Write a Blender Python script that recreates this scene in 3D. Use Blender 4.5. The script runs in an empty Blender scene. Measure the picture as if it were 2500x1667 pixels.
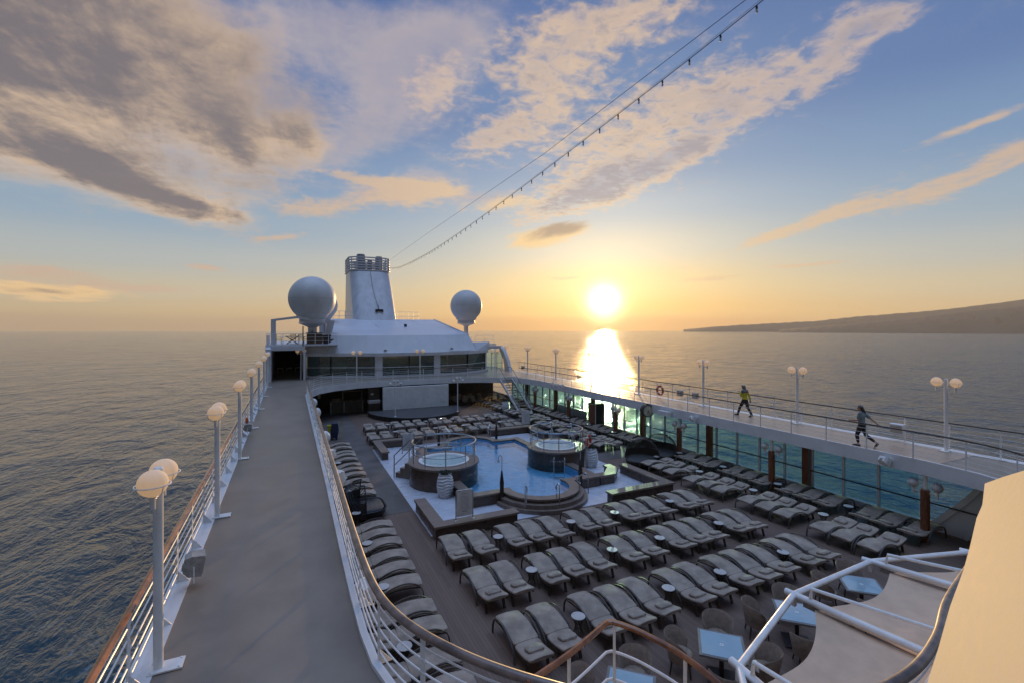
import bpy, math, random
from mathutils import Vector, Matrix
random.seed(7)
C = bpy.context.scene
COL = C.collection
R = math.radians
PI = math.pi
W = 2.9            # promenade deck height above the pool deck
EYE = 7.7
SEA = -23.0

# ------------------------------------------------------------------ mesh helper
class MB:
    def __init__(s): s.v = []; s.f = []; s.m = []
    def face(s, pts, mi=0):
        n = len(s.v); s.v += [tuple(p) for p in pts]; s.f.append(tuple(range(n, n + len(pts)))); s.m.append(mi)
    def rings(s, rings, closed=False, caps=True, mi=0, wrap=True):
        n0 = len(s.v); k = len(rings[0])
        for r in rings: s.v += [tuple(p) for p in r]
        N = len(rings)
        for i in range(N if closed else N - 1):
            a = n0 + i * k; b = n0 + ((i + 1) % N) * k
            for j in range(k if wrap else k - 1):
                j2 = (j + 1) % k
                s.f.append((a + j, a + j2, b + j2, b + j)); s.m.append(mi)
        if caps and not closed and wrap:
            s.f.append(tuple(n0 + j for j in reversed(range(k)))); s.m.append(mi)
            s.f.append(tuple(n0 + (N - 1) * k + j for j in range(k))); s.m.append(mi)
        return s
    def box(s, x0, x1, y0, y1, z0, z1, mi=0):
        n = len(s.v)
        s.v += [(x0,y0,z0),(x1,y0,z0),(x1,y1,z0),(x0,y1,z0),(x0,y0,z1),(x1,y0,z1),(x1,y1,z1),(x0,y1,z1)]
        for q in ((0,3,2,1),(4,5,6,7),(0,1,5,4),(1,2,6,5),(2,3,7,6),(3,0,4,7)):
            s.f.append(tuple(n + i for i in q)); s.m.append(mi)
        return s
    def bar(s, p, q, w, h=None, mi=0):
        """a straight rectangular bar from p to q"""
        h = h or w; p = Vector(p); q = Vector(q); d = (q - p).normalized()
        up = Vector((0,0,1)) if abs(d.z) < .95 else Vector((0,1,0))
        a = d.cross(up).normalized() * (w / 2); b = a.cross(d).normalized() * (h / 2)
        return s.rings([[p - a - b, p + a - b, p + a + b, p - a + b], [q - a - b, q + a - b, q + a + b, q - a + b]], mi=mi)
    def tube(s, pts, r, n=8, closed=False, mi=0, caps=True):
        pts = [Vector(p) for p in pts]; N = len(pts)
        rr = r if isinstance(r, (list, tuple)) else [r] * N
        T = []
        for i in range(N):
            if closed: t = pts[(i + 1) % N] - pts[i - 1]
            else: t = pts[min(i + 1, N - 1)] - pts[max(i - 1, 0)]
            T.append(t.normalized() if t.length > 1e-9 else Vector((0,0,1)))
        up = Vector((0,0,1)) if abs(T[0].z) < .9 else Vector((0,1,0))
        a = T[0].cross(up).normalized(); out = []
        for i in range(N):
            a = (a - T[i] * a.dot(T[i]))
            a = a.normalized() if a.length > 1e-6 else T[i].orthogonal().normalized()
            b = T[i].cross(a)
            out.append([pts[i] + (a * math.cos(2 * PI * j / n) + b * math.sin(2 * PI * j / n)) * rr[i] for j in range(n)])
        return s.rings(out, closed=closed, caps=caps, mi=mi)
    def lathe(s, prof, n=24, c=(0,0,0), mi=0, caps=True, wob=None):
        out = []
        for i, (r, z) in enumerate(prof):
            out.append([(c[0] + (r + (wob(i, 2*PI*j/n) if wob else 0)) * math.cos(2*PI*j/n),
                         c[1] + (r + (wob(i, 2*PI*j/n) if wob else 0)) * math.sin(2*PI*j/n), c[2] + z) for j in range(n)])
        return s.rings(out, caps=caps, mi=mi)
    def ball(s, c, r, n=16, m=10, sz=1.0, mi=0):
        prof = [(max(r * math.sin(PI * i / m), 1e-4), -r * sz * math.cos(PI * i / m)) for i in range(m + 1)]
        return s.lathe(prof, n, c, mi)
    def prism(s, poly, z0, z1, mi=0, side=None):
        """vertical prism over a simple polygon given counter-clockwise"""
        k = len(poly); n = len(s.v); side = mi if side is None else side
        s.v += [(x, y, z0) for x, y in poly] + [(x, y, z1) for x, y in poly]
        s.f.append(tuple(n + i for i in reversed(range(k)))); s.m.append(side)
        s.f.append(tuple(n + k + i for i in range(k))); s.m.append(mi)
        for i in range(k):
            j = (i + 1) % k
            s.f.append((n + i, n + j, n + k + j, n + k + i)); s.m.append(side)
        return s
    def ringprism(s, c, r0, r1, z0, z1, n=48, a0=0, a1=2*PI, mi=0):
        full = abs(a1 - a0 - 2*PI) < 1e-6
        k = n if full else n + 1
        rings = []
        for i in range(k):
            a = a0 + (a1 - a0) * i / n; x, y = math.cos(a), math.sin(a)
            rings.append([(c[0]+r0*x, c[1]+r0*y, z0), (c[0]+r1*x, c[1]+r1*y, z0), (c[0]+r1*x, c[1]+r1*y, z1), (c[0]+r0*x, c[1]+r0*y, z1)])
        return s.rings(rings, closed=full, mi=mi)
    def xf(s, M):
        s.v = [tuple(M @ Vector(p)) for p in s.v]; return s
    def build(s, name, mat, parent=None, smooth=35, origin=None, mods=None):
        o0 = Vector(origin) if origin is not None else (Vector(parent['o']) if parent is not None and 'o' in parent else Vector((0,0,0)))
        me = bpy.data.meshes.new(name)
        me.from_pydata([tuple(Vector(p) - o0) for p in s.v], [], s.f)
        mats = mat if isinstance(mat, (list, tuple)) else [mat]
        for m in mats: me.materials.append(m)
        if len(mats) > 1: me.polygons.foreach_set('material_index', s.m)
        me.update()
        if smooth:
            me.polygons.foreach_set('use_smooth', [True] * len(me.polygons))
            try: me.set_sharp_from_angle(angle=R(smooth))
            except Exception: pass
        o = bpy.data.objects.new(name, me); COL.objects.link(o)
        if parent is not None:
            o.parent = parent
            if 'o' in parent: o['o'] = tuple(o0)
        return o

def tag(o, label=None, cat=None, group=None, kind=None):
    if label: o['label'] = label
    if cat: o['category'] = cat
    if group: o['group'] = group
    if kind: o['kind'] = kind
    return o
def thing(name, label, cat, loc=(0,0,0), rz=0, group=None, world=True):
    """an Empty at the base; with world=True parts are modelled in world coordinates and shifted"""
    o = bpy.data.objects.new(name, None); COL.objects.link(o); o.empty_display_size = .2
    o.location = loc; o.rotation_euler = (0, 0, rz)
    o['o'] = tuple(loc) if world else (0.0, 0.0, 0.0)
    return tag(o, label, cat, group)
def single(mb, name, mat, label, cat, group=None, base=None, smooth=35):
    if base is None:
        xs = [p[0] for p in mb.v]; ys = [p[1] for p in mb.v]; zs = [p[2] for p in mb.v]
        base = ((min(xs)+max(xs))/2, (min(ys)+max(ys))/2, min(zs))
    o = mb.build(name, mat, None, smooth, origin=base); o.location = base
    return tag(o, label, cat, group)
def copy_tree(o, parent=None):
    c = o.copy(); COL.objects.link(c)
    if parent is not None: c.parent = parent
    for ch in list(o.children): copy_tree(ch, c)
    return c
def struct(mb, name, mat, smooth=35):
    o = mb.build(name, mat, None, smooth); o['kind'] = 'structure'; return o
ORD = 'zeroth first second third fourth fifth sixth seventh eighth ninth tenth eleventh twelfth thirteenth fourteenth fifteenth sixteenth seventeenth eighteenth nineteenth twentieth'.split()
def nth(i):
    if i <= 20: return ORD[i]
    t = ['', '', 'twenty', 'thirty', 'forty'][i // 10]; u = i % 10
    return t + '-' + ORD[u] if u else t[:-1] + 'ieth'
def arc(cx, cy, r, a0, a1, n, z=None):
    out = []
    for i in range(n + 1):
        a = R(a0 + (a1 - a0) * i / n); p = (cx + r * math.cos(a), cy + r * math.sin(a))
        out.append(p if z is None else p + (z,))
    return out
def spline(pts, n=8):
    """Catmull-Rom through pts"""
    P = [Vector(p) for p in pts]; P = [P[0] * 2 - P[1]] + P + [P[-1] * 2 - P[-2]]; out = []
    for i in range(1, len(P) - 2):
        for j in range(n):
            t = j / n; a, b, c, d = P[i-1:i+3]
            out.append(.5 * ((2*b) + (c-a)*t + (2*a-5*b+4*c-d)*t*t + (3*b-a-3*c+d)*t**3))
    out.append(P[-2]); return out
def resample(pts, step):
    pts = [Vector(p) for p in pts]; out = [pts[0]]; acc = 0
    for a, b in zip(pts, pts[1:]):
        L = (b - a).length
        while acc + L >= step:
            t = (step - acc) / L; a = a.lerp(b, t); L = (b - a).length; out.append(a.copy()); acc = 0
        acc += L
    return out

# ------------------------------------------------------------------ materials
class X:
    """expression on node sockets"""
    def __init__(s, nt, sock): s.nt = nt; s.k = sock
    def _m(s, op, *a, clamp=False):
        n = s.nt.nodes.new('ShaderNodeMath'); n.operation = op; n.use_clamp = clamp
        for i, q in enumerate((s,) + a):
            if isinstance(q, X): s.nt.links.new(q.k, n.inputs[i])
            else: n.inputs[i].default_value = q
        return X(s.nt, n.outputs[0])
    def __add__(s, o): return s._m('ADD', o)
    __radd__ = __add__
    def __mul__(s, o): return s._m('MULTIPLY', o)
    __rmul__ = __mul__
    def __sub__(s, o): return s._m('SUBTRACT', o)
    def __rsub__(s, o): return (s * -1.0) + o
    def __truediv__(s, o): return s._m('DIVIDE', o)
    def pw(s, o): return s._m('POWER', o)
    def mx(s, o): return s._m('MAXIMUM', o)
    def mn(s, o): return s._m('MINIMUM', o)
    def sat(s): return s._m('ADD', 0.0, clamp=True)
    def f(s, op, *a): return s._m(op, *a)
    def smooth(s, lo, hi, a=0.0, b=1.0):
        n = s.nt.nodes.new('ShaderNodeMapRange'); n.interpolation_type = 'SMOOTHSTEP'
        s.nt.links.new(s.k, n.inputs[0])
        for i, q in enumerate((lo, hi, a, b)): n.inputs[1 + i].default_value = q
        return X(s.nt, n.outputs[0])
def mixc(nt, f, a, b):
    n = nt.nodes.new('ShaderNodeMix'); n.data_type = 'RGBA'; n.clamp_factor = True
    for i, q in ((0, f), (6, a), (7, b)):
        if isinstance(q, X): nt.links.new(q.k, n.inputs[i])
        elif hasattr(q, 'node'): nt.links.new(q, n.inputs[i])
        elif i == 0: n.inputs[0].default_value = q
        else: n.inputs[i].default_value = (*q, 1) if len(q) == 3 else q
    return n.outputs[2]
def noise(nt, vec, scale, detail=3, rough=.55, dist=0.0, stretch=None):
    if stretch is not None:
        mp = nt.nodes.new('ShaderNodeMapping'); mp.inputs['Scale'].default_value = stretch[:3]
        if len(stretch) > 3: mp.inputs['Rotation'].default_value = (0, 0, stretch[3])
        nt.links.new(vec, mp.inputs[0]); vec = mp.outputs[0]
    n = nt.nodes.new('ShaderNodeTexNoise'); nt.links.new(vec, n.inputs['Vector'])
    n.inputs['Scale'].default_value = scale; n.inputs['Detail'].default_value = detail
    n.inputs['Roughness'].default_value = rough; n.inputs['Distortion'].default_value = dist
    return X(nt, n.outputs[0])
MATS = {}
def mat(name, col, rough=.5, metal=0.0, var=.12, vscale=3.0, bump=0.0, bscale=40.0, col2=None, coat=0.0, spec=.5, local=False, stretch=None, trans=0.0):
    if name in MATS: return MATS[name]
    m = bpy.data.materials.new(name); m.use_nodes = True; nt = m.node_tree; b = nt.nodes['Principled BSDF']
    g = nt.nodes.new('ShaderNodeNewGeometry').outputs['Position']
    if local: g = nt.nodes.new('ShaderNodeTexCoord').outputs['Object']
    c2 = col2 or tuple(c * (1 - 2 * var) for c in col)
    c1 = tuple(min(1, c * (1 + var)) for c in col) if col2 is None else col
    f = noise(nt, g, vscale, 5, .6, stretch=stretch)
    nt.links.new(mixc(nt, f.smooth(.3, .7), c2, c1), b.inputs['Base Color'])
    b.inputs['Roughness'].default_value = rough; b.inputs['Metallic'].default_value = metal
    nt.links.new((f * .2 + (rough - .1)).k, b.inputs['Roughness'])
    b.inputs['Coat Weight'].default_value = coat; b.inputs['Specular IOR Level'].default_value = spec
    if bump:
        h = noise(nt, g, bscale, 4, .6, stretch=stretch)
        bn = nt.nodes.new('ShaderNodeBump'); bn.inputs['Strength'].default_value = bump; bn.inputs['Distance'].default_value = .02
        nt.links.new(h.k, bn.inputs['Height']); nt.links.new(bn.outputs[0], b.inputs['Normal'])
    MATS[name] = m; return m
def sep(nt, v):
    n = nt.nodes.new('ShaderNodeSeparateXYZ'); nt.links.new(v, n.inputs[0])
    return [X(nt, n.outputs[i]) for i in range(3)]
def comb(nt, *a):
    n = nt.nodes.new('ShaderNodeCombineXYZ')
    for i, q in enumerate(a):
        if isinstance(q, X): nt.links.new(q.k, n.inputs[i])
        else: n.inputs[i].default_value = q
    return n.outputs[0]
def planks(name, ca, cb, seam, width, axis=0, rough=.6, seamdark=.35, length=3.0):
    """boards of the given width with thin dark seams, each board its own tone"""
    m = bpy.data.materials.new(name); m.use_nodes = True; nt = m.node_tree; b = nt.nodes['Principled BSDF']
    p = sep(nt, nt.nodes.new('ShaderNodeNewGeometry').outputs['Position'])
    u, v = (p[0], p[1]) if axis == 0 else (p[1], p[0])
    k = (u / width).f('FLOOR'); fr = (u / width).f('FRACT')
    wn = nt.nodes.new('ShaderNodeTexWhiteNoise'); wn.noise_dimensions = '2D'
    off = nt.nodes.new('ShaderNodeTexWhiteNoise'); off.noise_dimensions = '1D'; nt.links.new(k.k, off.inputs['W'])
    vv = v / length + X(nt, off.outputs[0])
    nt.links.new(comb(nt, k, vv.f('FLOOR'), 0.0), wn.inputs['Vector'])
    grain = noise(nt, comb(nt, u * 12.0, v * .8, p[2]), 2.0, 4, .6)
    wear = noise(nt, comb(nt, u, v, 0.0), .35, 4, .6)
    t = (X(nt, wn.outputs[0]) * .5 + grain * .45 + wear * .5 - .25).sat()
    c = mixc(nt, t, ca, cb)
    edge = fr.f('SUBTRACT', .5).f('ABSOLUTE').smooth(.5 - seam / width, .5)
    end = (vv.f('FRACT') - .5).f('ABSOLUTE').smooth(.4985, .5)
    c2 = mixc(nt, (edge.mx(end)) * (1 - seamdark), c, (.01, .009, .008))
    nt.links.new(c2, b.inputs['Base Color'])
    nt.links.new((wear * .3 + (rough - .15)).k, b.inputs['Roughness'])
    bn = nt.nodes.new('ShaderNodeBump'); bn.inputs['Strength'].default_value = .4; bn.inputs['Distance'].default_value = .01
    nt.links.new((grain * .2 - edge).k, bn.inputs['Height']); nt.links.new(bn.outputs[0], b.inputs['Normal'])
    MATS[name] = m; return m
def tiles(name, col, grout, size, rough=.35, var=.15):
    m = bpy.data.materials.new(name); m.use_nodes = True; nt = m.node_tree; b = nt.nodes['Principled BSDF']
    p = sep(nt, nt.nodes.new('ShaderNodeNewGeometry').outputs['Position'])
    e = None; ks = []
    for q in (p[0] + p[1] * .0007, p[1] + .031, p[2] + .013):
        d = ((q / size).f('FRACT') - .5).f('ABSOLUTE').smooth(.478, .5); ks.append((q / size).f('FLOOR')); e = d if e is None else e.mx(d)
    wn = nt.nodes.new('ShaderNodeTexWhiteNoise'); wn.noise_dimensions = '3D'; nt.links.new(comb(nt, *ks), wn.inputs['Vector'])
    st = noise(nt, comb(nt, *p), .8, 5, .65)
    t = (X(nt, wn.outputs[0]) * .5 + st * .6 - .05).sat()
    c = mixc(nt, t, tuple(v * (1 - var * 2) for v in col), tuple(min(1, v * (1 + var)) for v in col))
    nt.links.new(mixc(nt, e * .6, c, grout), b.inputs['Base Color'])
    nt.links.new((st * .4 + (rough - .2)).k, b.inputs['Roughness'])
    MATS[name] = m; return m

white = mat('white_paint', (.74, .74, .74), .38, var=.05, vscale=1.2)
white2 = mat('white_gloss', (.78, .77, .75), .3, var=.04, vscale=4)
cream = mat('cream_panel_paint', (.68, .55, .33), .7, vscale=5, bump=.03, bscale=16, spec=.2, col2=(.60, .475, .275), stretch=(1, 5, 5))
house = mat('deckhouse_paint', (.64, .64, .66), .42, vscale=1.1, col2=(.58, .575, .59), stretch=(1, 1, .15))
walk = mat('deck_coating', (.265, .212, .165), .40, vscale=.9, bump=.12, bscale=90, col2=(.20, .162, .128))
deckwood = planks('pool_deck_planks', (.125, .078, .056), (.20, .13, .096), .007, .095, 0, .55)
benchwood = planks('bench_planks', (.16, .115, .088), (.26, .19, .148), .006, .11, 1, .5)
coping = planks('coping_planks', (.16, .115, .09), (.25, .185, .148), .005, .16, 0, .42)
plinth = mat('bench_base', (.045, .038, .034), .55, var=.2, vscale=2)
whitetile = tiles('white_floor_tile', (.60, .61, .66), (.33, .34, .38), .3, .3, .1)
browntile = tiles('brown_wall_tile', (.105, .066, .046), (.05, .034, .026), .3, .28, .18)
bluetile = tiles('blue_pool_tile', (.36, .66, .88), (.2, .45, .65), .1, .3, .12)
steel = mat('polished_steel', (.62, .60, .57), .22, 1.0, var=.05)
darksteel = mat('brown_metal', (.07, .055, .045), .35, .6, var=.1)
varnish = mat('varnished_rail', (.30, .105, .035), .2, var=.3, vscale=3, stretch=(1, 1, 1), coat=.6)
railgrey = mat('weathered_teak_rail', (.20, .135, .105), .33, var=.25, vscale=4, coat=.15)
fabric = mat('grey_lounger_fabric', (.37, .295, .235), .85, var=.14, vscale=2.5, bump=.35, bscale=14, spec=.15)
fabric2 = mat('grey_pillow_fabric', (.35, .28, .222), .85, var=.14, vscale=4, bump=.7, bscale=11)
wicker = mat('dark_wicker', (.075, .06, .048), .55, var=.25, vscale=30, bump=.5, bscale=160)
wickerbr = mat('brown_wicker', (.31, .235, .18), .5, var=.12, vscale=12, bump=.2, bscale=130)
tabletop = mat('table_top_white', (.52, .49, .46), .35, var=.06)
black = mat('black_plastic', (.018, .018, .02), .4, var=.2)
wire = mat('dull_black_cable', (.012, .012, .012), .9, spec=.05)
greybox = mat('grey_lamp_housing', (.33, .31, .29), .45, var=.15, vscale=9)
pillarwood = mat('varnished_pillar', (.21, .065, .024), .32, var=.3, vscale=5, stretch=(8, 8, .6), coat=.4)
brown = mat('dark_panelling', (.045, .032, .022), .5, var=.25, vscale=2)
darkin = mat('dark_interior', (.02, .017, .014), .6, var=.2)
tan = mat('warm_counter', (.22, .16, .10), .45, var=.2)
navy = mat('navy_curtain', (.012, .016, .04), .8, var=.3, vscale=8, stretch=(9, 9, .4))
orange = mat('lifebuoy_orange', (.55, .075, .02), .5, var=.1)
red = mat('orange_beacon', (.65, .12, .02), .3)
leaf = mat('plant_green', (.03, .05, .022), .6, var=.3, vscale=20)
ceramic = mat('white_ceramic', (.72, .71, .70), .4, var=.06)
paper = mat('notice_paper', (.62, .58, .54), .5, var=.05)
ink = mat('notice_ink', (.16, .14, .14), .6)
stagem = mat('stage_floor', (.075, .068, .066), .5, var=.15, vscale=2)
canvas = mat('awning_canvas', (.76, .53, .36), .8, var=.08, vscale=1.5, bump=.15, bscale=5)
def thin_cloth(m, col, f):
    nt = m.node_tree; b = nt.nodes['Principled BSDF']; o = nt.nodes['Material Output']
    t = nt.nodes.new('ShaderNodeBsdfTranslucent'); t.inputs[0].default_value = (*col, 1); mx = nt.nodes.new('ShaderNodeMixShader'); mx.inputs[0].default_value = f
    nt.links.new(b.outputs[0], mx.inputs[1]); nt.links.new(t.outputs[0], mx.inputs[2]); nt.links.new(mx.outputs[0], o.inputs[0])
thin_cloth(canvas, (.7, .5, .36), .15)
hullm = mat('hull_white', (.7, .7, .72), .4)
skin = mat('skin', (.42, .24, .16), .5, var=.05)
yellow = mat('yellow_cloth', (.52, .46, .02), .7, var=.1, bump=.2)
jgrey = mat('grey_cloth', (.15, .135, .13), .8, var=.1, bump=.2)
trous = mat('black_trousers', (.018, .016, .017), .8, bump=.2)
tealc = mat('grey_green_shirt', (.20, .25, .25), .8, var=.1, bump=.2)
hair = mat('dark_hair', (.03, .018, .012), .5)
shoe = mat('shoe_dark', (.05, .045, .045), .6)
shoesole = mat('shoe_sole', (.5, .48, .46), .6)
navyc = mat('navy_canvas', (.02, .025, .07), .7)
radm = mat('radome_white', (.66, .635, .61), .5, var=.05, vscale=.8)

def glassmat(name, tint, rough=.02, gl=1.0, ior=1.45):
    m = bpy.data.materials.new(name); m.use_nodes = True; nt = m.node_tree; nt.nodes.clear()
    o = nt.nodes.new('ShaderNodeOutputMaterial'); t = nt.nodes.new('ShaderNodeBsdfTransparent'); t.inputs[0].default_value = (*tint, 1)
    g = nt.nodes.new('ShaderNodeBsdfGlossy'); g.inputs['Roughness'].default_value = rough; g.inputs[0].default_value = (gl, gl, gl, 1)
    lw = nt.nodes.new('ShaderNodeLayerWeight'); lw.inputs[0].default_value = .5; mx = nt.nodes.new('ShaderNodeMixShader')
    fac = X(nt, lw.outputs['Facing']).pw(5.0) * .7 + .05
    tl = nt.nodes.new('ShaderNodeBsdfTranslucent'); tl.inputs[0].default_value = (.06, .36, .62, 1); m2 = nt.nodes.new('ShaderNodeMixShader'); m2.inputs[0].default_value = .008
    nt.links.new(t.outputs[0], m2.inputs[1]); nt.links.new(tl.outputs[0], m2.inputs[2])
    nt.links.new(fac.k, mx.inputs[0]); nt.links.new(m2.outputs[0], mx.inputs[1]); nt.links.new(g.outputs[0], mx.inputs[2])
    nt.links.new(mx.outputs[0], o.inputs[0]); MATS[name] = m; return m
teal = glassmat('teal_glass', (.56, .85, .98), .01, .6)
darkglass = mat('dark_window_glass', (.010, .014, .012), .06, col2=(.020, .075, .055), vscale=.55, spec=1.0, coat=.6)  # green patches in the base colour stand in for reflections
tableglass = mat('table_glass', (.34, .47, .52), .06, var=.03, spec=.9, coat=.5)
def globemat():
    m = bpy.data.materials.new('frosted_globe'); m.use_nodes = True; nt = m.node_tree; nt.nodes.clear()
    o = nt.nodes.new('ShaderNodeOutputMaterial'); d = nt.nodes.new('ShaderNodeBsdfDiffuse'); d.inputs[0].default_value = (.86, .81, .72, 1)
    t = nt.nodes.new('ShaderNodeBsdfTranslucent'); t.inputs[0].default_value = (.90, .75, .53, 1)
    mx = nt.nodes.new('ShaderNodeMixShader'); mx.inputs[0].default_value = .5
    e = nt.nodes.new('ShaderNodeEmission'); e.inputs[0].default_value = (1, .68, .38, 1); e.inputs[1].default_value = .12
    ad = nt.nodes.new('ShaderNodeAddShader')
    nt.links.new(d.outputs[0], mx.inputs[1]); nt.links.new(t.outputs[0], mx.inputs[2])
    nt.links.new(mx.outputs[0], ad.inputs[0]); nt.links.new(e.outputs[0], ad.inputs[1]); nt.links.new(ad.outputs[0], o.inputs[0]); return m
globe = globemat()
plainglobe = mat('unlit_globe', (.62, .58, .56), .3, var=.05)
def watermat(name, tint, bscale, bstr, dirt=(.6, .7, .75)):
    m = bpy.data.materials.new(name); m.use_nodes = True; nt = m.node_tree; nt.nodes.clear()
    o = nt.nodes.new('ShaderNodeOutputMaterial'); t = nt.nodes.new('ShaderNodeBsdfTransparent'); t.inputs[0].default_value = (*tint, 1)
    g = nt.nodes.new('ShaderNodeBsdfGlossy'); g.inputs['Roughness'].default_value = .02
    fr = nt.nodes.new('ShaderNodeFresnel'); fr.inputs[0].default_value = 1.6; mx = nt.nodes.new('ShaderNodeMixShader')
    p = nt.nodes.new('ShaderNodeNewGeometry').outputs['Position']
    h = noise(nt, p, bscale, 3, .5, .8)
    bn = nt.nodes.new('ShaderNodeBump'); bn.inputs['Strength'].default_value = bstr; bn.inputs['Distance'].default_value = .05
    nt.links.new(h.k, bn.inputs['Height']); nt.links.new(bn.outputs[0], g.inputs['Normal']); nt.links.new(bn.outputs[0], fr.inputs['Normal'])
    nt.links.new(fr.outputs[0], mx.inputs[0]); nt.links.new(t.outputs[0], mx.inputs[1]); nt.links.new(g.outputs[0], mx.inputs[2])
    nt.links.new(mx.outputs[0], o.inputs[0]); return m
poolwater = watermat('pool_water_surface', (.62, .86, .95), 2.6, .35)
tubwater = watermat('tub_water_surface', (.8, .95, .97), 6, .5)
# ------------------------------------------------------------------ camera
YAW = R(25.43)
cam = bpy.data.cameras.new('camera'); co = bpy.data.objects.new('camera', cam); COL.objects.link(co)
co.location = (0, 0, EYE); co.rotation_euler = (R(90), 0, -YAW)
cam.lens = 16.416; cam.sensor_width = 36; cam.shift_y = -29.5 / 2500
cam.clip_start = .05; cam.clip_end = 90000
C.camera = co
C.view_settings.view_transform = 'Standard'; C.view_settings.look = 'None'
C.view_settings.exposure = 0; C.view_settings.gamma = 1
C.render.engine = 'CYCLES'; C.cycles.use_denoising = True
C.cycles.max_bounces = 6; C.cycles.transparent_max_bounces = 12; C.cycles.diffuse_bounces = 3; C.cycles.glossy_bounces = 3
C.cycles.sample_clamp_indirect = 4; C.cycles.caustics_reflective = False; C.cycles.caustics_refractive = False

# ------------------------------------------------------------------ sun and sky
SUN_AZ, SUN_EL = 36.6, 3.2
SD = Vector((math.sin(R(SUN_AZ)) * math.cos(R(SUN_EL)), math.cos(R(SUN_AZ)) * math.cos(R(SUN_EL)), math.sin(R(SUN_EL))))
sl = bpy.data.lights.new('sun', 'SUN'); so = bpy.data.objects.new('sun', sl); COL.objects.link(so)
sl.energy = 4.8; sl.color = (1.0, .63, .27); sl.angle = R(.53)
so.rotation_euler = (-SD).to_track_quat('-Z', 'Y').to_euler(); so.location = (20, 40, 30)

world = bpy.data.worlds.new('World'); C.world = world; world.use_nodes = True
nt = world.node_tree; nt.nodes.clear()
out = nt.nodes.new('ShaderNodeOutputWorld'); bg = nt.nodes.new('ShaderNodeBackground')
D = nt.nodes.new('ShaderNodeTexCoord').outputs['Generated']
dx, dy, dz = sep(nt, D)
deg = 180 / PI
el = dz.mx(-1.0).mn(1.0).f('ARCSINE') * deg
az = dx.f('ARCTAN2', dy) * deg
cosang = dx * SD.x + dy * SD.y + dz * SD.z
ang = cosang.mn(1.0).f('ARCCOSINE') * deg
daz = (az - SUN_AZ).f('ABSOLUTE')
daz = daz.mn((daz * -1.0) + 360.0)
near = (daz / 22.0).pw(2.0) * -1.0
near = near.f('EXPONENT')
def ramp(x, stops, lo, hi):
    n = nt.nodes.new('ShaderNodeMapRange'); nt.links.new(x.k, n.inputs[0]); n.inputs[1].default_value = lo; n.inputs[2].default_value = hi
    r = nt.nodes.new('ShaderNodeValToRGB'); nt.links.new(n.outputs[0], r.inputs[0]); e = r.color_ramp.elements
    r.color_ramp.interpolation = 'EASE'
    while len(e) < len(stops): e.new(.5)
    for q, (p, c) in zip(e, stops): q.position = (p - lo) / (hi - lo); q.color = (*c, 1)
    return r.outputs[0]
far_r = ramp(el, [(0, (.54, .42, .24)), (1.5, (.62, .49, .27)), (4, (.60, .55, .41)), (7, (.46, .52, .53)), (11, (.30, .43, .56)), (17, (.18, .32, .53)), (24, (.105, .21, .45)), (40, (.07, .14, .37)), (70, (.07, .13, .34))], 0, 90)
near_r = ramp(el, [(0, (.86, .42, .06)), (2, (.98, .58, .13)), (5.5, (.92, .70, .33)), (9.5, (.70, .69, .58)), (14, (.46, .56, .65)), (19, (.27, .39, .58)), (25, (.15, .27, .50)), (40, (.08, .16, .40)), (70, (.07, .13, .34))], 0, 90)
sky = mixc(nt, near, far_r, near_r)
nish = nt.nodes.new('ShaderNodeTexSky'); nish.sky_type = 'NISHITA'; nish.sun_disc = False
nish.sun_elevation = R(SUN_EL); nish.sun_rotation = R(SUN_AZ); nish.dust_density = 1.5; nish.ozone_density = 2.0
def vscale(c, s):
    n = nt.nodes.new('ShaderNodeVectorMath'); n.operation = 'SCALE'; nt.links.new(c, n.inputs[0])
    if isinstance(s, X): nt.links.new(s.k, n.inputs[3])
    else: n.inputs[3].default_value = s
    return n.outputs[0]
def vadd(a, b):
    n = nt.nodes.new('ShaderNodeVectorMath'); n.operation = 'ADD'; nt.links.new(a, n.inputs[0]); nt.links.new(b, n.inputs[1]); return n.outputs[0]
sky = mixc(nt, .12, sky, vscale(nish.outputs[0], .10))
# clouds live on a layer overhead: project the view direction on it
zz = dz.mx(0.0) + .07
pl = comb(nt, dx / zz, dy / zz, 0.0)
wA = noise(nt, pl, .9, 5, .6); wB = noise(nt, comb(nt, dx / zz + 7.3, dy / zz + 3.1, 2.0), .9, 5, .6)
fine = noise(nt, pl, 4.2, 8, .66, .35)
fine2 = noise(nt, comb(nt, dx / zz, dy / zz, 5.0), 15.0, 6, .6, .4)
streak = noise(nt, pl, 2.6, 6, .62, .5, stretch=(1.0, .35, 1.0, R(-62)))
azw = az + (wA - .5) * 7.0; elw = el + (wB - .5) * 4.5
def blobs(L, a, e):
    tot = None
    for (a0, e0, sa, se, rot) in L:
        c, s = math.cos(R(rot)), math.sin(R(rot))
        u = a * c + e * s - (a0 * c + e0 * s); v = e * c - a * s - (e0 * c - a0 * s)
        g = ((u * (1 / sa)).pw(2.0) + (v * (1 / se)).pw(2.0)) * -1.0
        g = g.f('EXPONENT'); tot = g if tot is None else tot + g
    return tot
HEAVY = [(1.5, 21.0, 3.2, 3.0, -45), (-18.3, 20.5, 10.5, 6.5, -4), (-15.4, 13.8, 9.5, 2.2, -7), (-8.4, 11.5, 4.6, 1.0, -8), (-5.0, 19.5, 5.5, 4.2, -42), (-21.5, 26, 11, 6, 10), (-8, 27, 9, 4.5, -10), (-32, 22, 10, 9, 0)]
VEIL = [(1.5, 30.9, 10, 4.0, 0), (13.5, 26.5, 8, 4.5, 29), (4.5, 20.0, 6.5, 2.6, 34), (13.5, 16.6, 6.5, 1.8, 8), (17, 31, 8, 3, 19), (10, 15.3, 4, .9, 0), (22, 15.5, 6, 1.0, 6)]
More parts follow.
